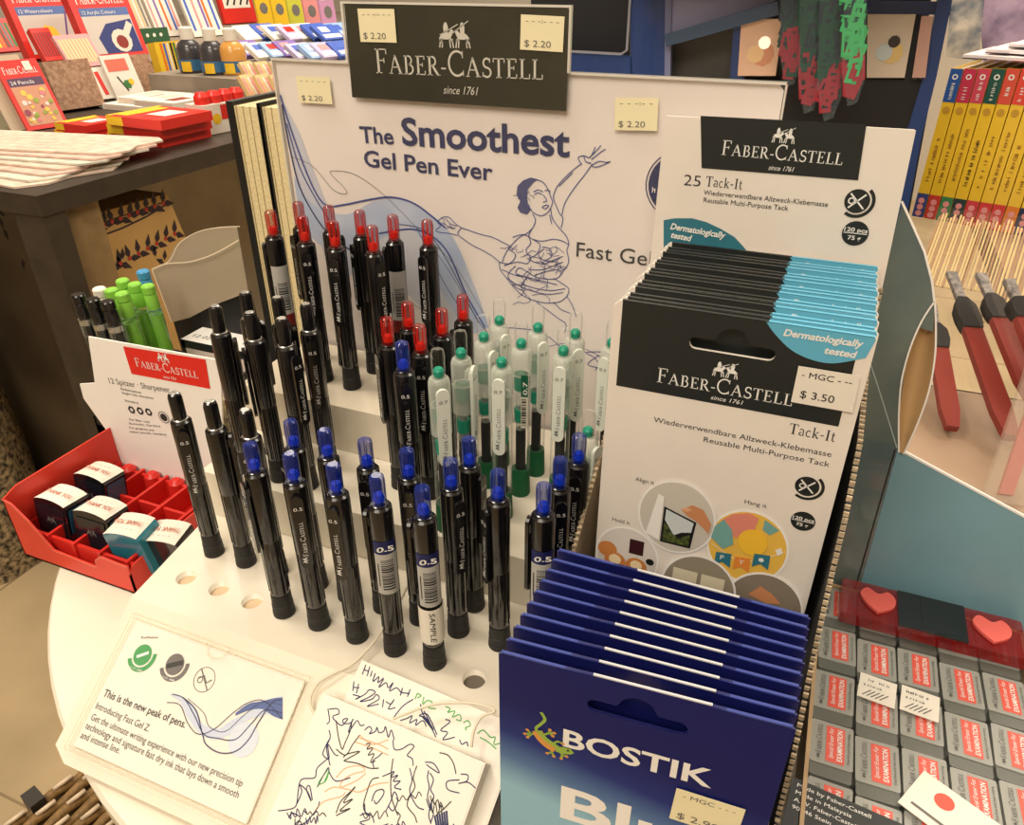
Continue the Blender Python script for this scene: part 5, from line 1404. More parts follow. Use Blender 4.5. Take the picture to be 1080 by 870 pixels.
def deco2(b, f, L, H_):
    b.flat(f, [(L*.3,H_*.06),(L*.25,H_*.3),(L*.45,H_*.5),(L*.9,H_*.56),(L*.92,H_*.06)], .0007, mat('deco_navy', (52,60,120), .5)); b.disc(f, L*.62, H_*.24, L*.17, .0009, mat('deco_cream', (226,216,200), .5), 12); b.disc(f, L*.62, H_*.22, L*.10, .0011, mat('deco_brown', (140,50,40), .5), 10); b.ribbon(f, [(L*.7,H_*.3),(L*.86,H_*.5)], L*.1, .001, mat('deco_cream', (226,216,200), .5))
def deco3(b, f, L, H_):
    rr = random.Random(4); cs_ = [mat('dp', (222,130,140), .5), mat('dg', (150,170,70), .5), mat('dy', (236,200,90), .5), mat('dm', (150,70,90), .5), mat('dw', (236,216,206), .5)]
    for k in range(26): b.disc(f, L*rr.uniform(.18,.84), H_*rr.uniform(.12,.56), L*rr.uniform(.03,.08), .0007+.00005*k, rr.choice(cs_), 7)
    b.rect(f, L*.62, H_*.84, L*.80, H_*.97, .0012, paper)
ubox('tin_box', 'red tin of 24 colour pencils with a floral picture, nearest at the left', 'box', (30,139), (73,127), 0, .006, tinred, lean=.42, fit=66, art=art_fc('24 Pencils', mat('band_purple', (90,60,90), .4), mat('tin_art', (206,150,120), .5), deco3))
for k in range(3):
    ubox('tin_box', ('second red-rimmed tin behind the floral pencil tin','third tin leaning behind the floral pencil tin','rearmost beige tin of the leaning row at far left')[k], 'box', (13-16*k,140-1*k), (57-16*k,127-1*k), 0, .006, (mat('tin_back', (196,176,150), .4),mat('tin_back2', (170,160,130), .4),mat('tin_back3', (190,150,120), .4))[k], lean=.42, fit=62+3*k)
ubox('paint_box', 'large red box of 12 watercolours standing at the top left', 'box', (33,66), (94,58), 0, .03, tinred, zb=.10, lean=.3, fit=-8, art=art_fc('12 Watercolours', tinblue, tinpale, deco1))
ubox('paint_box', 'large red box of 12 acrylic colours right of the watercolours box', 'box', (98,66), (158,50), 0, .03, tinred, zb=.10, lean=.3, fit=-6, art=art_fc('12 Acrylic Colours', tinblue, tinpale, deco2))
# step riser that carries the rear boxes
a = onz(10,72,.10)
RS = MB(); RS.boxf(fr0, -3.4, -1.78, 1.25, 4.2, TZ+.0005, .0995, mat('riser_grey', (150,136,120), .6, noise=.15, nscale=30)); tag(RS.build('display_riser'), 'low grey riser step along the back of the left counter', 'riser')
def pens_art(cols, n, rot=False):
    def fn(b, f, L, H_):
        rr = random.Random(9)
        for k in range(n):
            x0 = L*(.06+.88*k/n); b.rect(f, x0, H_*.12, x0+L*.6/n, H_*.86, .0006, cols[k%len(cols)])
    return fn
C = lambda n, c: mat(n, c, .5)
green_s = C('pk_green',(60,120,60)); yel = C('pk_yellow',(240,196,44)); org = C('pk_orange',(226,110,40)); blu = C('pk_blue',(70,100,190)); brn = C('pk_brown',(110,70,50)); pnk = C('pk_pink',(230,150,150)); vio = C('pk_violet',(130,100,170)); bei = C('pk_beige',(226,196,140)); gry = C('pk_grey',(120,116,112))
ubox('pencil_set', 'set of green and yellow colour pencils in a red-topped pack at far left', 'pack', (-8,57), (30,55), 0, .01, tinred, zb=.10, lean=.5, fit=22, art=pens_art([green_s,green_s,yel,org,brn,gry],8))
ubox('pencil_box', 'deep red slotted pencil box in front of the watercolours box', 'box', (50,68), (70,67), 0, .02, tinred, zb=.10, lean=.5, fit=34, art=pens_art([C('rd',(150,24,22))],6))
ubox('pencil_set', 'row of beige wooden pencils in a clear pack with red top', 'pack', (76,74), (112,72), 0, .01, pnk, zb=.10, lean=.6, fit=40, art=pens_art([bei],9))
ubox('white_pack', 'white blister pack with black and orange pens, leaning before the acrylics box', 'pack', (108,60), (134,55), 0, .01, paper, zb=.10, lean=.6, fit=22, art=pens_art([paper,org,paper,ink_k],6))
ubox('white_pack', 'white pencil pack with red corner left of the plaid card', 'pack', (106,107), (134,93), 0, .01, paper, lean=.5, fit=74, art=pens_art([paper,tinred,paper],4))
plaid = mat('plaid_brown', (186,150,122), .7, col2=(146,110,86), nscale=120)
ubox('plaid_folder', 'brown plaid folder standing behind the red pencil boxes', 'folder', (66,120), (112,117), 0, .03, plaid, lean=.25, fit=69)
ubox('plaid_folder', 'smaller brown plaid folder behind the white card packs', 'folder', (148,99), (172,88), 0, .01, plaid, lean=.4, fit=60)
ubox('card_pack', 'white card pack with a red band and leaf picture near the yellow pencil box', 'pack', (124,105), (154,90), 0, .008, paper, lean=.35, fit=60, art=lambda b,f,L,H_: (b.rect(f,L*.1,H_*.62,L*.8,H_*.9,.0006,C('sal',(222,110,90))), b.disc(f,L*.55,H_*.3,L*.14,.0006,green_s,6), b.disc(f,L*.7,H_*.35,L*.1,.0008,yel,6), b.ribbon(f,[(L*.3,H_*.5),(L*.5,H_*.15)],L*.05,.0006,ink_k)))
# yellow pencil box
ubox('pencil_box', 'yellow upright box showing a fan of coloured pencils', 'box', (177,98), (202,84), 0, .03, yel, lean=.12, fit=46, art=lambda b,f,L,H_: [b.rect(f,L*(.2+.13*k),H_*.2,L*(.28+.13*k),H_*.97,.0006,(org,blu,paper,ink_k,green_s,paper)[k]) for k in range(6)])
ubox('green_toy', 'small dark green box with white dots above the yellow pencil box', 'box', (152,46), (180,42), 0, .03, C('dkgreen',(50,92,60)), zb=.10, lean=.1, fit=31, art=lambda b,f,L,H_: [b.disc(f,L*(.2+.25*k),H_*.5,L*.06,.0006,paper,8) for k in range(3)])
# flat stack of white boxes
def flat(name, label, cat, c_px, L, D, Hh_, yaw, m, zb, group=None, art=None):
    c = onz(c_px[0], c_px[1], zb+Hh_); f = Frame(Vector((c.x,c.y,Z0+zb)), (cos(yaw),sin(yaw),0), (-sin(yaw),cos(yaw),0))
    b = MB(); b.boxf(f, -L/2, L/2, -D/2, D/2, 0, Hh_, m)
    if art: art(b, Frame(f.p(0,0,Hh_), f.ex, f.ey), Frame(f.p(0,-D/2,0), f.ex, Vector((0,0,1))), L, D, Hh_)
    return tag(b.build(name), label, cat, group)
def artw(b, ft, ff_, L, D, Hh_):
    b.rect(ft,-L*.4,-D*.1,-L*.1,D*.3,.0004,C('aw',(226,206,190))); b.rect(ft,L*.05,-D*.3,L*.3,D*.1,.0004,C('aw2',(150,60,50))); b.rect(ff_,-L*.45,Hh_*.2,L*.45,Hh_*.8,.0004,C('aw',(226,206,190)))
for k, (x, y, yw) in enumerate(((150,107,.15),(165,100,.2),(185,103,.12))):
    flat('flat_box', ('white flat box with small pictures at the left of the low stack','white flat box at the back of the low stack','white flat box right end of the low stack above red boxes')[k], 'box', (x,y), .12, .12, .012, yw-.2, paper, TZ+.0005+.0125*k, None, artw)
def artr(b, ft, ff_, L, D, Hh_):
    b.rect(ft,-L*.42,-D*.4,-L*.2,D*.4,.0004,yel); b.rect(ff_,-L*.5,Hh_*.05,-L*.2,Hh_*.95,.0004,yel); b.rect(ft,L*-.05,-D*.2,L*.3,D*.25,.0006,paper); b.rect(ft,-L*.5,-D*.5,-L*.42,D*.5,.0004,yel)
for k in range(2): flat('pencil_carton', ('lower red and yellow pencil carton of the short left stack','upper red and yellow pencil carton of the short left stack')[k], 'box', (95,135-8*k), .085, .09, .013, -.06, tinred, TZ+.0006+.0136*k, None, artr)
for k in range(3): flat('pencil_carton', ('bottom red and yellow pencil carton of the taller stack','middle red and yellow pencil carton of the taller stack','top red and yellow pencil carton of the taller stack')[k], 'box', (168,137-9*k), .135, .12, .0165, -.06, tinred, TZ+.0006+.0171*k, None, artr)
# newspapers
for k in range(7):
    c = W(-1.300+rs.uniform(-.015,.015)+.006*k, .872+.012*k, 0)
    f = Frame(Vector((c.x, c.y, Z0+TZ+.0006+.0036*k)), (cos(.05*k-.12),sin(.05*k-.12),0), (-sin(.05*k-.12),cos(.05*k-.12),0))
    b = MB(); L, D = .46-.012*k, .18-.006*k
    out = [(-L/2,-D/2),(L/2-.02,-D/2+.004),(L/2,-D/4),(L/2-.012,.0),(L/2+.004,D/3),(L/2-.02,D/2),(-L/2,D/2)]
    b.prism(f, out, 0, .003, mat('newsprint%d' % (k%3), ((230,206,186),(220,214,196),(232,196,180))[k%3], .8, noise=.25, nscale=50))
    for j in range(5): b.rect(f, -L*.4, -D*.35+j*D*.15, L*.35, -D*.35+j*D*.15+.0012, .0032, C('nt',(196,178,160)))
    tag(b.build('newspaper'), ('pink-tinged newspaper at the bottom of the pile','creased newspaper second from the bottom of the pile','newspaper third from the bottom of the pile','newspaper in the middle of the pile','newspaper third from the top of the pile','newspaper second from the top of the pile','top newspaper of the pile on the counter edge')[k], 'newspaper')
# bottles
def bottle(px_, py_, m, lab):
    c = onz(px_,py_,.100)
    t = thing('paint_bottle', lab, 'bottle', (c.x,c.y,c.z)); f = Frame(c, (1,0,0), (0,1,0))
    b = MB(); b.lathe([(.028,0),(.030,.004),(.030,.052),(.024,.064),(.013,.072)], m, 20, fr=f); b.build('bottle_body', t)
    b = MB(); b.lathe([(.015,.072),(.015,.096),(.012,.099)], paper, 16, fr=f); b.build('cap', t)
    b = MB(); r_ = .0306
    for (a0,a1,mm,z0,z1) in ((-180,0,mat('bottle_label', (60,110,150), .4),.006,.030),(-95,-50,yel,.004,.026)):
        vs = []
        for k in range(11):
            a = math.radians(a0+(a1-a0)*k/10); rr = r_+(.0006 if mm is yel else 0); vs += [f.p(rr*cos(a),rr*sin(a),z0), f.p(rr*cos(a),rr*sin(a),z1)]
        b.add(vs, [(2*k,2*k+2,2*k+3,2*k+1) for k in range(10)], mm)
    b.build('label', t)
bottle(204,76,mat('paint_dark', (66,64,68), .25, coat=.3),'left dark paint bottle with a white cap')
bottle(228,78,mat('paint_dark', (66,64,68), .25, coat=.3),'middle dark paint bottle with a white cap')
bottle(249,78,mat('paint_orange', (222,160,80), .25, coat=.3),'orange paint bottle right of the two dark ones')
BT = MB(); BT.boxf(fr0, -1.779, -1.15, 1.72, 4.2, TZ+.0005, .0995, mat('riser_grey', (150,136,120), .6)); BS = MB(); BS.boxf(fr0, -1.56, -1.30, 1.50, 1.70, TZ+.0005, .0995, mat('riser_grey', (150,136,120), .6)); tag(BS.build('small_riser'), 'small grey block directly under the three paint bottles', 'riser')
tag(BT.build('small_riser'), 'low grey stand under the heap of blurred packets', 'riser')
flat('crayon_box', 'yellow crayon box in front of the orange bottle', 'box', (270,88), .085, .04, .022, .1, yel, TZ+.001, None, lambda b,ft,ff_,L,D,Hh_: (b.disc(ff_,-L*.3,Hh_*.5,Hh_*.35,.0004,ink_k,12,r0=Hh_*.25), b.rect(ff_,-L*.1,Hh_*.3,L*.35,Hh_*.7,.0004,org)))
flat('grey_tray', 'grey felt tray in front of the bottles', 'tray', (232,97), .10, .04, .02, .25, gry, TZ+.001)
c = onz(190,92,TZ+.02); b = MB(); b.lathe([(.022,TZ+.0006),(.022,TZ+.03),(.010,TZ+.034)], yel, 20, c=(c.x,c.y-.02), fr=fr0); tag(b.build('tape_roll'), 'round yellow tub beside the yellow pencil box', 'tub')
WB = ubox('toy_box', 'white box with a red scalloped lid and pictures at the counter edge', 'box', (219,143), (268,128), 0, .05, paper, lean=0, fit=112, art=lambda b,f,L,H_: (b.rect(f,L*.35,H_*.45,L*.8,H_*.95,.0006,tinred), b.disc(f,L*.25,H_*.5,L*.09,.0006,yel,8), b.disc(f,L*.6,H_*.25,L*.12,.0007,ink_k,8), b.flat(f,[(L*.85,H_*.6),(L*.95,H_*.6),(L*.9,H_*.9)],.0006,ink_k),
    [b.lathe([(L*.13,H_),(L*.13,H_*1.25),(L*.08,H_*1.4)], tinred, 14, c=(L*(.15+.24*k),-.0), fr=Frame(f.p(0,0,-.02), f.ex, f.ez*-1)) for k in range(4)]))
flat('storage_box', 'dark green box at the counter edge by the notebooks', 'box', (283,113), .05, .06, .035, .1, C('dkg',(52,64,54)), TZ+.001)
flat('cream_box', 'cream box under the yellow crayon box', 'box', (275,103), .10, .05, .014, .15, bei, TZ+.001)
# rows of marker packs at the back
def mk_pack(i, x0, y0, x1, fit, cols, base, lab, zb=.10, lean=.35):
    ubox('marker_pack', lab, 'pack', (x0,y0), (x1,y0-2), 0, .012, base, zb=zb, lean=lean, fit=fit, art=pens_art(cols, 8))
mk_pack(0,168,40,196,-12,[pnk,paper,vio,paper,org,paper,blu],paper,'white marker pack with pale coloured pens, left of two at the top')
mk_pack(1,206,40,238,-12,[blu,paper,pnk,paper,vio,org,paper],paper,'white marker pack with blue and pink pens, right of two at the top')
mk_pack(2,138,36,162,-10,[bei,paper,bei,gry],C('pkk',(206,196,180)),'pale marker pack at the top behind the acrylics box')
ubox('red_pack', 'red pack with black emblem at the top centre left', 'pack', (238,26), (272,22), 0, .02, tinred, zb=.10, lean=.2, fit=-6, art=lambda b,f,L,H_: (b.rect(f,L*.1,H_*.5,L*.9,H_*.95,.0006,paper),[b.ribbon(f,[(L*(.2+.2*k),H_*.6),(L*(.3+.2*k),H_*.85)],L*.05,.0008,ink_k) for k in range(4)]))
for k in range(5):
    cc = (yel,yel,C('pk_lime',(206,206,70)),pnk,C('pk_pal',(206,150,190)))[k]
    ubox('snack_pack', ('yellow hanging pack, leftmost in the back row','yellow hanging pack second in the back row','lime pack in the back row','pink pack in the back row','mauve pack at the right of the back row')[k], 'pack', (274+17*k,26+2*k), (289+17*k,25+2*k), 0, .01, cc, zb=.10, lean=.1, fit=-8, art=lambda b,f,L,H_: (b.disc(f,L*.5,H_*.5,L*.28,.0006,gry,8), b.rect(f,L*.1,H_*.8,L*.9,H_*.95,.0006,ink_w)))
for k in range(16):
    x = 262+ (k%8)*14 + rs.uniform(-3,3); y = 44+(k//8)*20 + rs.uniform(-2,2)
    cc = rs.choice((blu, paper, C('pk_lb',(150,180,220)), vio, C('pk_wht',(220,220,228)), C('pk_lil',(190,180,214))))
    ubox('stationery_pack', 'small blue and white packet heaped behind the poster, in the blurred pile', 'pack', (x,y), (x+22,y-3), 0, .012, cc, zb=.10, lean=1.0, fit=y-15, group='blurred packets heaped on the back of the counter', art=lambda b,f,L,H_: (b.rect(f,L*.1,H_*.1,L*.9,H_*.35,.0006,ink_w), b.rect(f,L*.2,H_*.5,L*.6,H_*.85,.0006,rs.choice((blu,pnk,tinred,ink_w)))))
for k in range(6):
    x = 292+ (k%3)*16; y = 70+(k//3)*14
    ubox('tan_pencil_pack', 'bundle of tan wooden pencils standing near the poster corner', 'pack', (x-26,y+22), (x-14,y+20), 0, .01, bei, zb=.10, lean=.6, fit=y-2, group='tan pencil bundles by the poster corner', art=pens_art([pnk,bei,paper],4))

# ================================================================ CENTRE BACK: blue metal rack
bluem = mat('rack_blue', (36,62,118), .3, coat=.3, noise=.12, nscale=20); darkp = mat('rack_dark', (20,21,26), .5); 
RK = thing('metal_rack', 'dark blue metal display rack behind the poster', 'rack', W(.1,1.05,FLz))
rk = upright(-.0, .95, 0)
R = lambda x, y: rk.at(x, y)
def bar(b, p0, p1, w, m, d0=-.02, d1=0, fr=None):
    fr = fr or rk; a, c = fr.at(*p0), fr.at(*p1); an = math.atan2(c[1]-a[1], c[0]-a[0]); L = math.hypot(c[0]-a[0], c[1]-a[1])
    f = fr.sub(a[0], a[1], an); b.boxf(f, 0, L, -w/2, w/2, d0, d1, m)
poly = lambda b, fr, l, d, m: b.prism(fr, [fr.at(*p) for p in l], -d, 0, m)
b = MB(); poly(b, rk, [(668,300),(703,300),(706,-60),(664,-60)], .02, bluem); b.build('post', RK)
b = MB(); poly(b, Frame(rk.p(0,0,.003),rk.ex,rk.ey), [(699,300),(704,300),(709,-60),(702,-60)], .01, mat('rack_edge', (120,124,160), .3)); b.build('post_edge', RK)
b = MB(); poly(b, rk, [(560,95),(667,95),(666,60),(560,56)], .02, bluem); b.build('lower_rail', RK)
rk2 = Frame(rk.p(0,0,-.03), rk.ex, rk.ey)
def poly_(b, fr, l, d, m): b.prism(fr, [fr.at(*p) for p in l], -d, 0, m)
b = MB(); poly(b, rk2, [(560,62),(664,62),(664,-60),(560,-60)], .01, darkp); b.build('dark_panel', RK)
b = MB(); fq = Frame(rk.p(0,0,.002),rk.ex,rk.ey); b.ribbon(fq, [fq.at(*p) for p in [(560,53),(600,54),(655,57),(661,53),(667,-40)]], .0028, 0, mat('rim_pale', (140,140,150), .3)); b.build('panel_rim', RK)
b = MB(); poly(b, rk2, [(690,150),(962,150),(990,-60),(690,-60)], .01, mat('rack_grey', (96,92,86), .5, noise=.2, nscale=6)); b.build('back_panel', RK)
b = MB(); poly(b, rk, [(702,36),(812,4),(870,-30),(702,-40)], .01, mat('panel_lilac', (150,150,184), .4)); b.build('upper_panel', RK)
b = MB(); bar(b, (704,42), (822,8), .013, mat('rack_teal', (56,80,110), .25, coat=.5), -.01, .012); b.build('slanted_rail', RK)
b = MB(); poly(b, Frame(rk.p(0,0,.002),rk.ex,rk.ey), [(768,110),(782,110),(790,18),(774,22)], .01, bluem); b.build('inner_post', RK)
b = MB(); poly(b, rk, [(905,14),(1002,16),(1004,2),(905,0)], .012, bluem); b.build('upper_rail', RK)
b = MB(); poly(b, Frame(rk.p(0,0,.004),rk.ex,rk.ey), [(940,260),(956,140),(974,80),(986,16),(1000,-60),(1016,-60),(1002,12),(988,80),(972,145),(950,262)], .02, bluem); b.build('right_post', RK)
b = MB(); poly(b, rk, [(954,84),(963,84),(975,17),(966,17)], .012, darkp); b.build('inner_strut', RK)
b = MB(); poly(b, rk, [(700,86),(840,84),(985,84),(945,300),(700,300)], .012, mat('shelf_black', (24,22,24), .5)); b.build('lower_panel', RK)
def picture(l, lab, cols, d):
    b = MB(); f = Frame(rk.p(0,0,d), rk.ex, rk.ey); P = [f.at(*p) for p in l]; b.prism(f, P, -.004, 0, cols[0])
    cx = sum(p[0] for p in P)/4; cy = sum(p[1] for p in P)/4; s_ = abs(P[1][0]-P[0][0])
    for k, mm in enumerate(cols[1:]): b.disc(f, cx+s_*(.12-.2*(k%2)), cy-s_*.15+s_*.28*(k//2), s_*(.30-.07*k), .0006+.0002*k, mm, 9)
    return tag(b.build('picture_card'), lab, 'picture')
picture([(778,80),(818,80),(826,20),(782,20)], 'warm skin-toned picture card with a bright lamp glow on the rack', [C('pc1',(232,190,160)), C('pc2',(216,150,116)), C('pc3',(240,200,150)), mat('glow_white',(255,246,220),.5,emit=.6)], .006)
picture([(914,82),(954,82),(966,15),(915,15)], 'picture card of a pale yellow animal toy on the rack', [C('pd1',(206,190,170)), C('pd2',(216,186,120)), C('pd3',(190,200,200)), C('pd4',(60,50,46))], .006)
picture([(962,82),(976,82),(984,17),(972,17)], 'narrow tan card at the right of the rack', [C('pe1',(190,150,136)), C('pe1',(190,150,136))], .012)
b = MB(); pz = rk.at(700,300); pr = rk.at(950,300); b.boxf(fr0, pz[0], pr[0], .965, 1.30, -Z0, pz[1], mat('shelf_black', (24,22,24), .5)); b.boxf(fr0, rk.at(668,300)[0], rk.at(703,300)[0], .95, .97, -Z0, pz[1], bluem); b.boxf(fr0, rk.at(940,300)[0], rk.at(956,300)[0], .93, .97, -Z0, pz[1], bluem); b.build('base_cabinet', RK)
b = MB(); b.prism(rk, [rk.at(664,-58), rk.at(1016,-58), rk.at(1016,-84), rk.at(664,-84)], -.02, .12, bluem); b.build('top_rail', RK)
# hanging transparent bags with green and red pieces
bagc = mat('bag_plastic', (190,210,214), .12, alpha=.06, coat=.3)
bgG = C('bag_green',(14,66,48)); bgR = C('bag_red',(150,28,46)); bgD = C('bag_dark',(24,34,48)); bgL = C('bag_brightgreen',(60,170,100))
for k, (x0, x1, yb, dd, lab) in enumerate(((822,846,92,.05,'hanging clear bag of dark green pieces, leftmost'), (842,866,120,.07,'hanging clear bag with red pieces at its bottom, second from left'), (862,888,128,.08,'hanging clear bag of green and red pieces in the middle'), (888,912,112,.10,'hanging clear bag with bright green and red pieces at the right'))):
    f = Frame(rk.p(0,0,dd), rk.ex, rk.ey); t = thing('hanging_bag', lab, 'bag', f.p(*f.at((x0+x1)/2, 60)))
    P = [f.at((x0+x1)/2-6,yb), f.at((x0+x1)/2+4,yb-4), f.at(x1,yb-28), f.at(x1+4,-60), f.at(x0+4,-60), f.at(x0,yb-36)]
    b = MB(); b.prism(f, P, -.003, .003, bagc); b.build('clear_bag', t)
    b = MB(); rr = random.Random(20+k)
    for j in range(42):
        yy = -40+j*(yb+22)/42; xx = x0+6+rr.random()*(x1-x0-11); a = f.at(xx, min(yy,yb-16))
        mm = bgR if yy > yb-52 and rr.random() < .75 else (bgL if k == 3 and rr.random() < .7 else rr.choice((bgG,bgG,bgD)))
        g = Frame(f.p(a[0],a[1],rr.uniform(-.001,.001)), f.ex, f.ey).sub(0,0,rr.uniform(-.3,.3))
        b.prism(g, [(-.0055,-.011),(.0055,-.011),(.0055,.011),(-.0055,.011)], -.0012, .0012, mm, holes=[[(-.003,-.007),(.003,-.007),(.003,.007),(-.003,.007)]])
    b.build('plastic_pieces', t)
# ================================================================ RIGHT: book row, brushes
RZ = .03
RC = thing('side_counter', 'beige side counter at the right under books and brushes', 'counter', W(.5,1.0,-Z0))
b = MB(); b.boxf(fr0, .20,1.6,.64,1.6,RZ-.03,RZ, mat('counter_beige', (176,148,122), .5, noise=.2, nscale=12)); b.build('counter_top', RC)
b = MB(); b.boxf(fr0, .55,1.58,.90,1.58,FLz,RZ-.03, mat('counter_side', (120,100,84), .6)); b.build('cabinet_body', RC)
b = MB(); b.boxf(fr0, .235,1.2,.40,.66,-.085,-.056, mat('counter_side', (120,100,84), .6)); b.boxf(fr0, .6,1.18,.45,.66,FLz,-.085, mat('counter_side', (120,100,84), .6)); b.build('lower_shelf', RC)
cols_top = [(40,86,160),(196,50,80),(206,70,90),(30,80,70),(214,80,60),(222,70,56),(214,48,50),(214,140,60),(40,70,130),(40,70,130)]
cols_bot = [(60,70,130),(200,60,50),(60,130,80),(40,60,60),(206,60,70),(210,60,60),(210,60,60),(226,130,50),(40,50,90),(60,60,60)]
b0 = onz(961,228,RZ); b1 = onz(1096,252,RZ)
dirb = (b1-b0); Lb = dirb.length; dirb.normalize(); yawb = math.atan2(dirb.y, dirb.x)
NBk = 10; wbk = Lb/NBk
labs = ['blue-topped yellow book, leftmost of the row','crimson-topped yellow book second from the left','pink-red-topped yellow book with a green foot','dark green-topped yellow book','orange-red-topped yellow book left of two scarlet ones','scarlet-topped yellow book, left one of two','scarlet-topped yellow book, right one of two','all-orange-yellow book near the right end','navy-topped yellow book beside the orange one','navy-topped yellow book at the right frame edge']
for k in range(NBk):
    f = upright(b0.x+dirb.x*wbk*k, b0.y+dirb.y*wbk*k, RZ+.0008, yawb, 0)
    lo, hi = .05, .6
    for _ in range(30):
        m_ = (lo+hi)/2
        if proj(f.p(0,m_,0))[1] > 72: lo = m_
        else: hi = m_
    H_ = lo
    t = thing('yellow_book', labs[k], 'book', f.p(wbk/2,0,-.07))
    b = MB(); ybk = mat('book_yellow', (238,196,50), .35, coat=.3); b.boxf(f, .0006, wbk-.0006, 0, H_, -.006, 0, ybk); b.boxf(f,.0006,.0016,0,H_,-.14,-.006,ybk); b.boxf(f,wbk-.0016,wbk-.0006,0,H_,-.14,-.006,ybk)
    ct = C('bt%d'%k, cols_top[k]); cb = C('bb%d'%k, cols_bot[k])
    b.rect(f, .0006, H_*.79, wbk-.0006, H_, .0004, ct); b.rect(f, .0006, 0, wbk-.0006, H_*.17, .0004, cb)
    b.disc(f, wbk/2, H_*.95, wbk*.22, .0008, ink_w, 10, r0=wbk*.12); b.disc(f, wbk/2, H_*.74, wbk*.28, .0008, C('bookmark',(196,150,50)), 12)
    scrawl(b, f.sub(wbk*.64, H_*.81, PI/2), 0, 0, H_*.10, wbk*.30, .0008, ink_w, k)
    scrawl(b, f.sub(wbk*.66, H_*.26, PI/2), 0, 0, H_*(.30+.03*(k%3)), wbk*.32, .0008, C('spine_ink',(150,106,40)) if k not in (3,8) else ink_k, k+20)
    for j in range(3): b.disc(f, wbk/2, H_*(.03+.045*j), wbk*.26, .0008, pnk if j < 3 else paper, 8)
    b.build('cover', t)
    b = MB(); b.boxf(f, .0018, wbk-.0018, .002, H_-.003, -.138, -.006, paper); b.build('pages', t)
# white sheets / pads above books
for k in range(4):
    f = Frame(b0 + dirb*(.01+.02*k) + Vector((0,0,H_+.004+.006*k)), dirb, Vector((-dirb.y,dirb.x,0)))
    b = MB(); n = 9; L = .24-.02*k
    edge = [(L*j/n, -.002+.004*(j%2)+.015*k) for j in range(n+1)]
    b.prism(f, edge + [(L-.0,.15),(0,.15)], 0, .0035, mat('pad_pink_white', (240,226,226), .5)); 
    for j in range(0,n,2): b.boxf(f, edge[j][0], edge[min(n,j+1)][0], edge[j][1]-.001, edge[j][1]+.0035, -.0008, .0002, C('sheet_edge',(150,60,60)) if j%4 else ink_k)
    tag(b.build('paper_pad'), ('lowest white paper pad lying on the yellow books','second white paper pad on the yellow books','third white paper pad on the yellow books','uppermost white paper pad on the yellow books')[k], 'pad')
pu = upright(0, 1.30, 0)
def pframe(d): return Frame(pu.p(0,0,d), pu.ex, pu.ey)
f = pframe(0); b = MB(); b.prism(f, [f.at(1038,70), f.at(1110,90), f.at(1110,-20), f.at(1030,-20)], -.004, 0, mat('art_print', (190,166,190), .5, col2=(120,104,130), nscale=28)); tag(b.build('art_print'), 'blurry purple and grey art print standing behind the books at the right', 'print')
f = pframe(.01); b = MB(); b.prism(f, [f.at(998,60), f.at(1032,64), f.at(1040,-20), f.at(1004,-20)], -.004, 0, mat('art_print2', (216,206,190), .5, col2=(70,90,110), nscale=34)); tag(b.build('art_print'), 'pale print with dark blue strokes beside the rack post', 'print')
b = MB(); b.boxf(fr0, .35,1.4,1.315,1.33,RZ+.0005,.62, C('back_board',(170,150,150))); tag(b.build('display_board'), 'greyish display board standing behind the prints and books', 'board')
# brushes in clear sleeves, lying fanned toward the viewer
ferr = mat('ferrule_black', (22,22,24), .6, spec=.2); handle = mat('brush_red', (134,44,34), .65, spec=.2); sleeve = mat('sleeve_plastic', (204,186,166), .3, alpha=.03, spec=.3)
bristle = mat('bristle_steel', (150,140,132), .5, col2=(70,66,64), nscale=200)
def brush(px_t, px_b, zt1, zt2, w, lab, grp=None):
    A_, B_p = onz(px_t[0],px_t[1],zt1), onz(px_b[0],px_b[1],zt2); d = (A_-B_p); L = d.length; d.normalize()
    up_ = Vector((0,0,1)); sx_ = d.cross(up_).normalized(); nz_ = sx_.cross(d).normalized()
    f = Frame(B_p, sx_, d)
    t = thing('paint_brush', lab, 'brush', B_p, 0, grp)
    b = MB(); b.prism(f, [(-w*.32,0),(w*.32,0),(w*.5,L*.15),(w*.5,L*.72),(-w*.5,L*.72),(-w*.5,L*.15)], -.003, .003, handle); b.build('handle', t)
    b = MB(); b.prism(f, [(-w*.5,L*.72),(w*.5,L*.72),(w*.62,L*.80),(w*.55,L*.90),(w*.2,L*.96),(-w*.3,L*.96),(-w*.6,L*.88),(-w*.62,L*.80)], -.0045, .0045, ferr); b.build('ferrule', t)
    b = MB(); b.prism(f, [(-w*.25,L*.96),(w*.25,L*.96),(w*.3,L*1.2),(-w*.3,L*1.2)], -.002, .002, bristle); b.build('tip', t)
    b = MB(); b.prism(f, [(-w*.85,-L*.04),(w*.85,-L*.04),(w*.95,L*1.2),(w*.5,L*1.32),(-w*.6,L*1.32),(-w*.95,L*1.2)], -.0055, .0055, sleeve); b.build('clear_sleeve', t)
brush((985,340),(1004,452),.075,RZ+.006,.013,'red-handled brush partly behind the curled kraft flap')
brush((1012,312),(1066,462),.085,RZ+.012,.014,'red-handled sleeved brush second from the left')
brush((1042,309),(1088,420),.100,RZ+.030,.013,'red-handled sleeved brush third from the left')
brush((1070,312),(1104,400),.115,RZ+.046,.013,'red-handled sleeved brush at the right frame edge')
b = MB(); f = Frame(onz(1058,528,RZ+.004), Vector((1,.12,0)).normalized(), Vector((.22,1,.9)).normalized())
t = thing('sleeved_marker_set', 'clear sleeve with a purple and yellow card and pink rod at right edge', 'pack', f.O)
b.boxf(f, -.012,.012,-.002,.16,-.003,.003, mat('sleeve2', (200,180,160), .1, alpha=.25, coat=.4)); b.build('clear_sleeve', t)
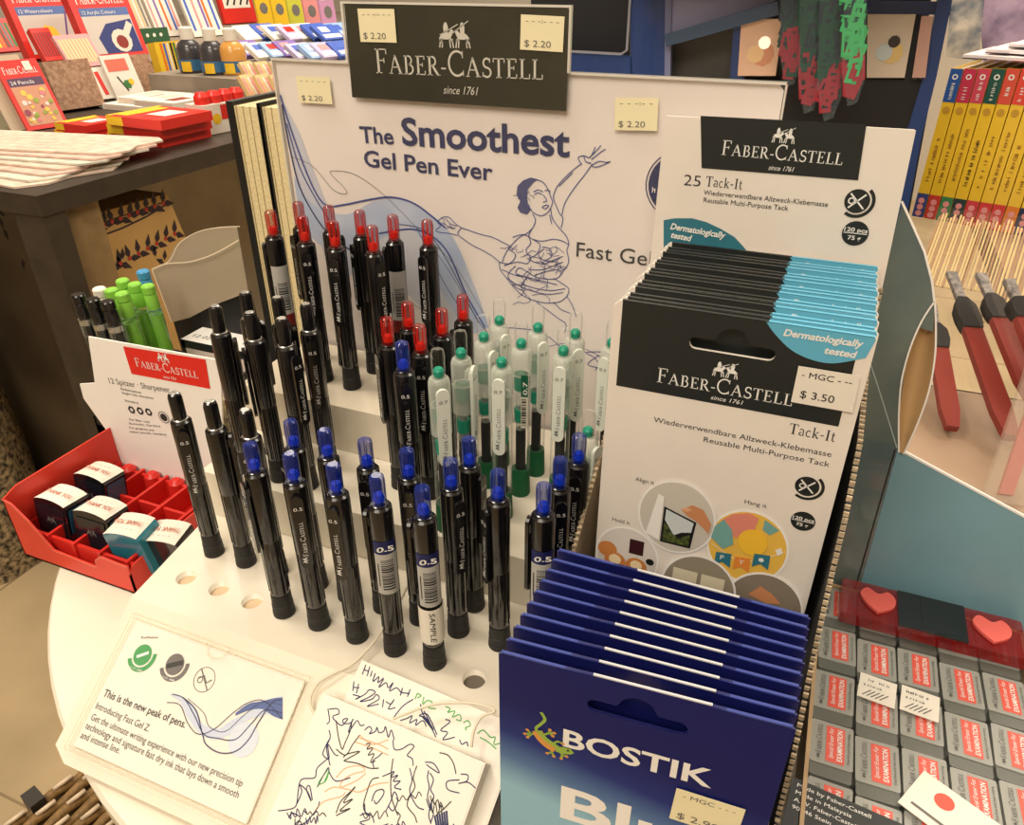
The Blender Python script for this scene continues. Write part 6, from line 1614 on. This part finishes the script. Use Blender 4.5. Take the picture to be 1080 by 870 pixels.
b = MB(); b.boxf(f, -.004,.004,.004,.13,-.002,.002, C('rodpink',(190,110,100))); b.build('rod', t)
b = MB(); b.prism(f, [(-.011,.085),(.011,.085),(.011,.155),(-.011,.14)], .003,.0036, vio); b.prism(f, [(.000,.085),(.008,.085),(.011,.14),(.004,.14)], .0036,.0040, yel); b.build('printed_card', t)
# loose clear bags with tan bristle heads behind the brushes
for k, (x, y, sx_, lab) in enumerate(((1004,262,.042,'clear bag with pale bristles below the yellow books, left'), (1056,268,.05,'clear bag with pale bristles below the yellow books, right'), (1085,300,.05,'crumpled clear bag at the right frame edge'))):
    c = onz(x,y,RZ+.05); f = Frame(c, Vector((1,-.2,0)).normalized(), Vector((.15,.8,.5)).normalized())
    t = thing('bristle_bag', lab, 'bag', c); b = MB()
    for j in range(16): b.boxf(f, -sx_/2+j*sx_/16, -sx_/2+j*sx_/16+.0016, -.05, .035+.01*rs.random(), -.001, .001, C('bris',(214,184,124)) if j%3 else C('bris2',(170,130,90)))
    b.build('bristles', t)
    b = MB(); b.boxf(f, -sx_/2-.004, sx_/2+.004, -.06, .05, -.003, .003, sleeve); b.build('clear_bag', t)
# grey support below the brush pile
b = MB(); b.boxf(fr0, .22,.9,.68,.80,RZ+.0005,RZ+.035, C('brush_rest',(150,130,104))); tag(b.build('brush_rest'), 'low tan rest holding up the brush bags', 'stand')

# ================================================================ LIGHT + CAMERA
def area(name, loc, rot, sx_, sy_, p, col):
    l = bpy.data.lights.new(name, 'AREA'); l.shape = 'RECTANGLE'; l.size = sx_; l.size_y = sy_; l.energy = p; l.color = col
    o = bpy.data.objects.new(name, l); COL.objects.link(o); o.location = loc; o.rotation_euler = rot; return o
WARM = (1.0, .90, .76)
area('ceiling_and_fill_light', (-1.0, .2, 2.8), (0,0,0), .5, .5, 24, WARM)
area('ceiling_and_fill_light', (.9, 1.2, 2.8), (0,0,0), .9, .9, 24, WARM)
area('ceiling_and_fill_light', (-1.5, 2.4, 2.8), (0,0,0), 1.4, 1.4, 62, WARM)
area('ceiling_and_fill_light', (1.2, 3.0, 2.8), (0,0,0), 1.2, 1.2, 40, WARM)
area('ceiling_and_fill_light', (-.2, -1.0, 2.6), (math.radians(45),0,0), 1.6, 1.2, 46, WARM)  # tilted front fill, added only to brighten the upright faces
w = bpy.data.worlds.new('World'); SC.world = w; w.use_nodes = True
w.node_tree.nodes['Background'].inputs[0].default_value = (1,.93,.84,1); w.node_tree.nodes['Background'].inputs[1].default_value = .42
cd = bpy.data.cameras.new('camera'); cam = bpy.data.objects.new('camera', cd); COL.objects.link(cam)
cam.location = CAM; cam.rotation_euler = (PI/2-PITCH, 0, YAW); cd.sensor_width = 36; cd.sensor_fit = 'HORIZONTAL'; cd.lens = FPX/1080*36; cd.clip_start = .01
SC.camera = cam
SC.view_settings.view_transform = 'Standard'; SC.view_settings.look = 'None'; SC.view_settings.exposure = 0
SC.cycles.use_denoising = True; SC.cycles.max_bounces = 8; SC.cycles.transparent_max_bounces = 24
for o in bpy.data.objects:
    if '_o' in o: del o['_o']
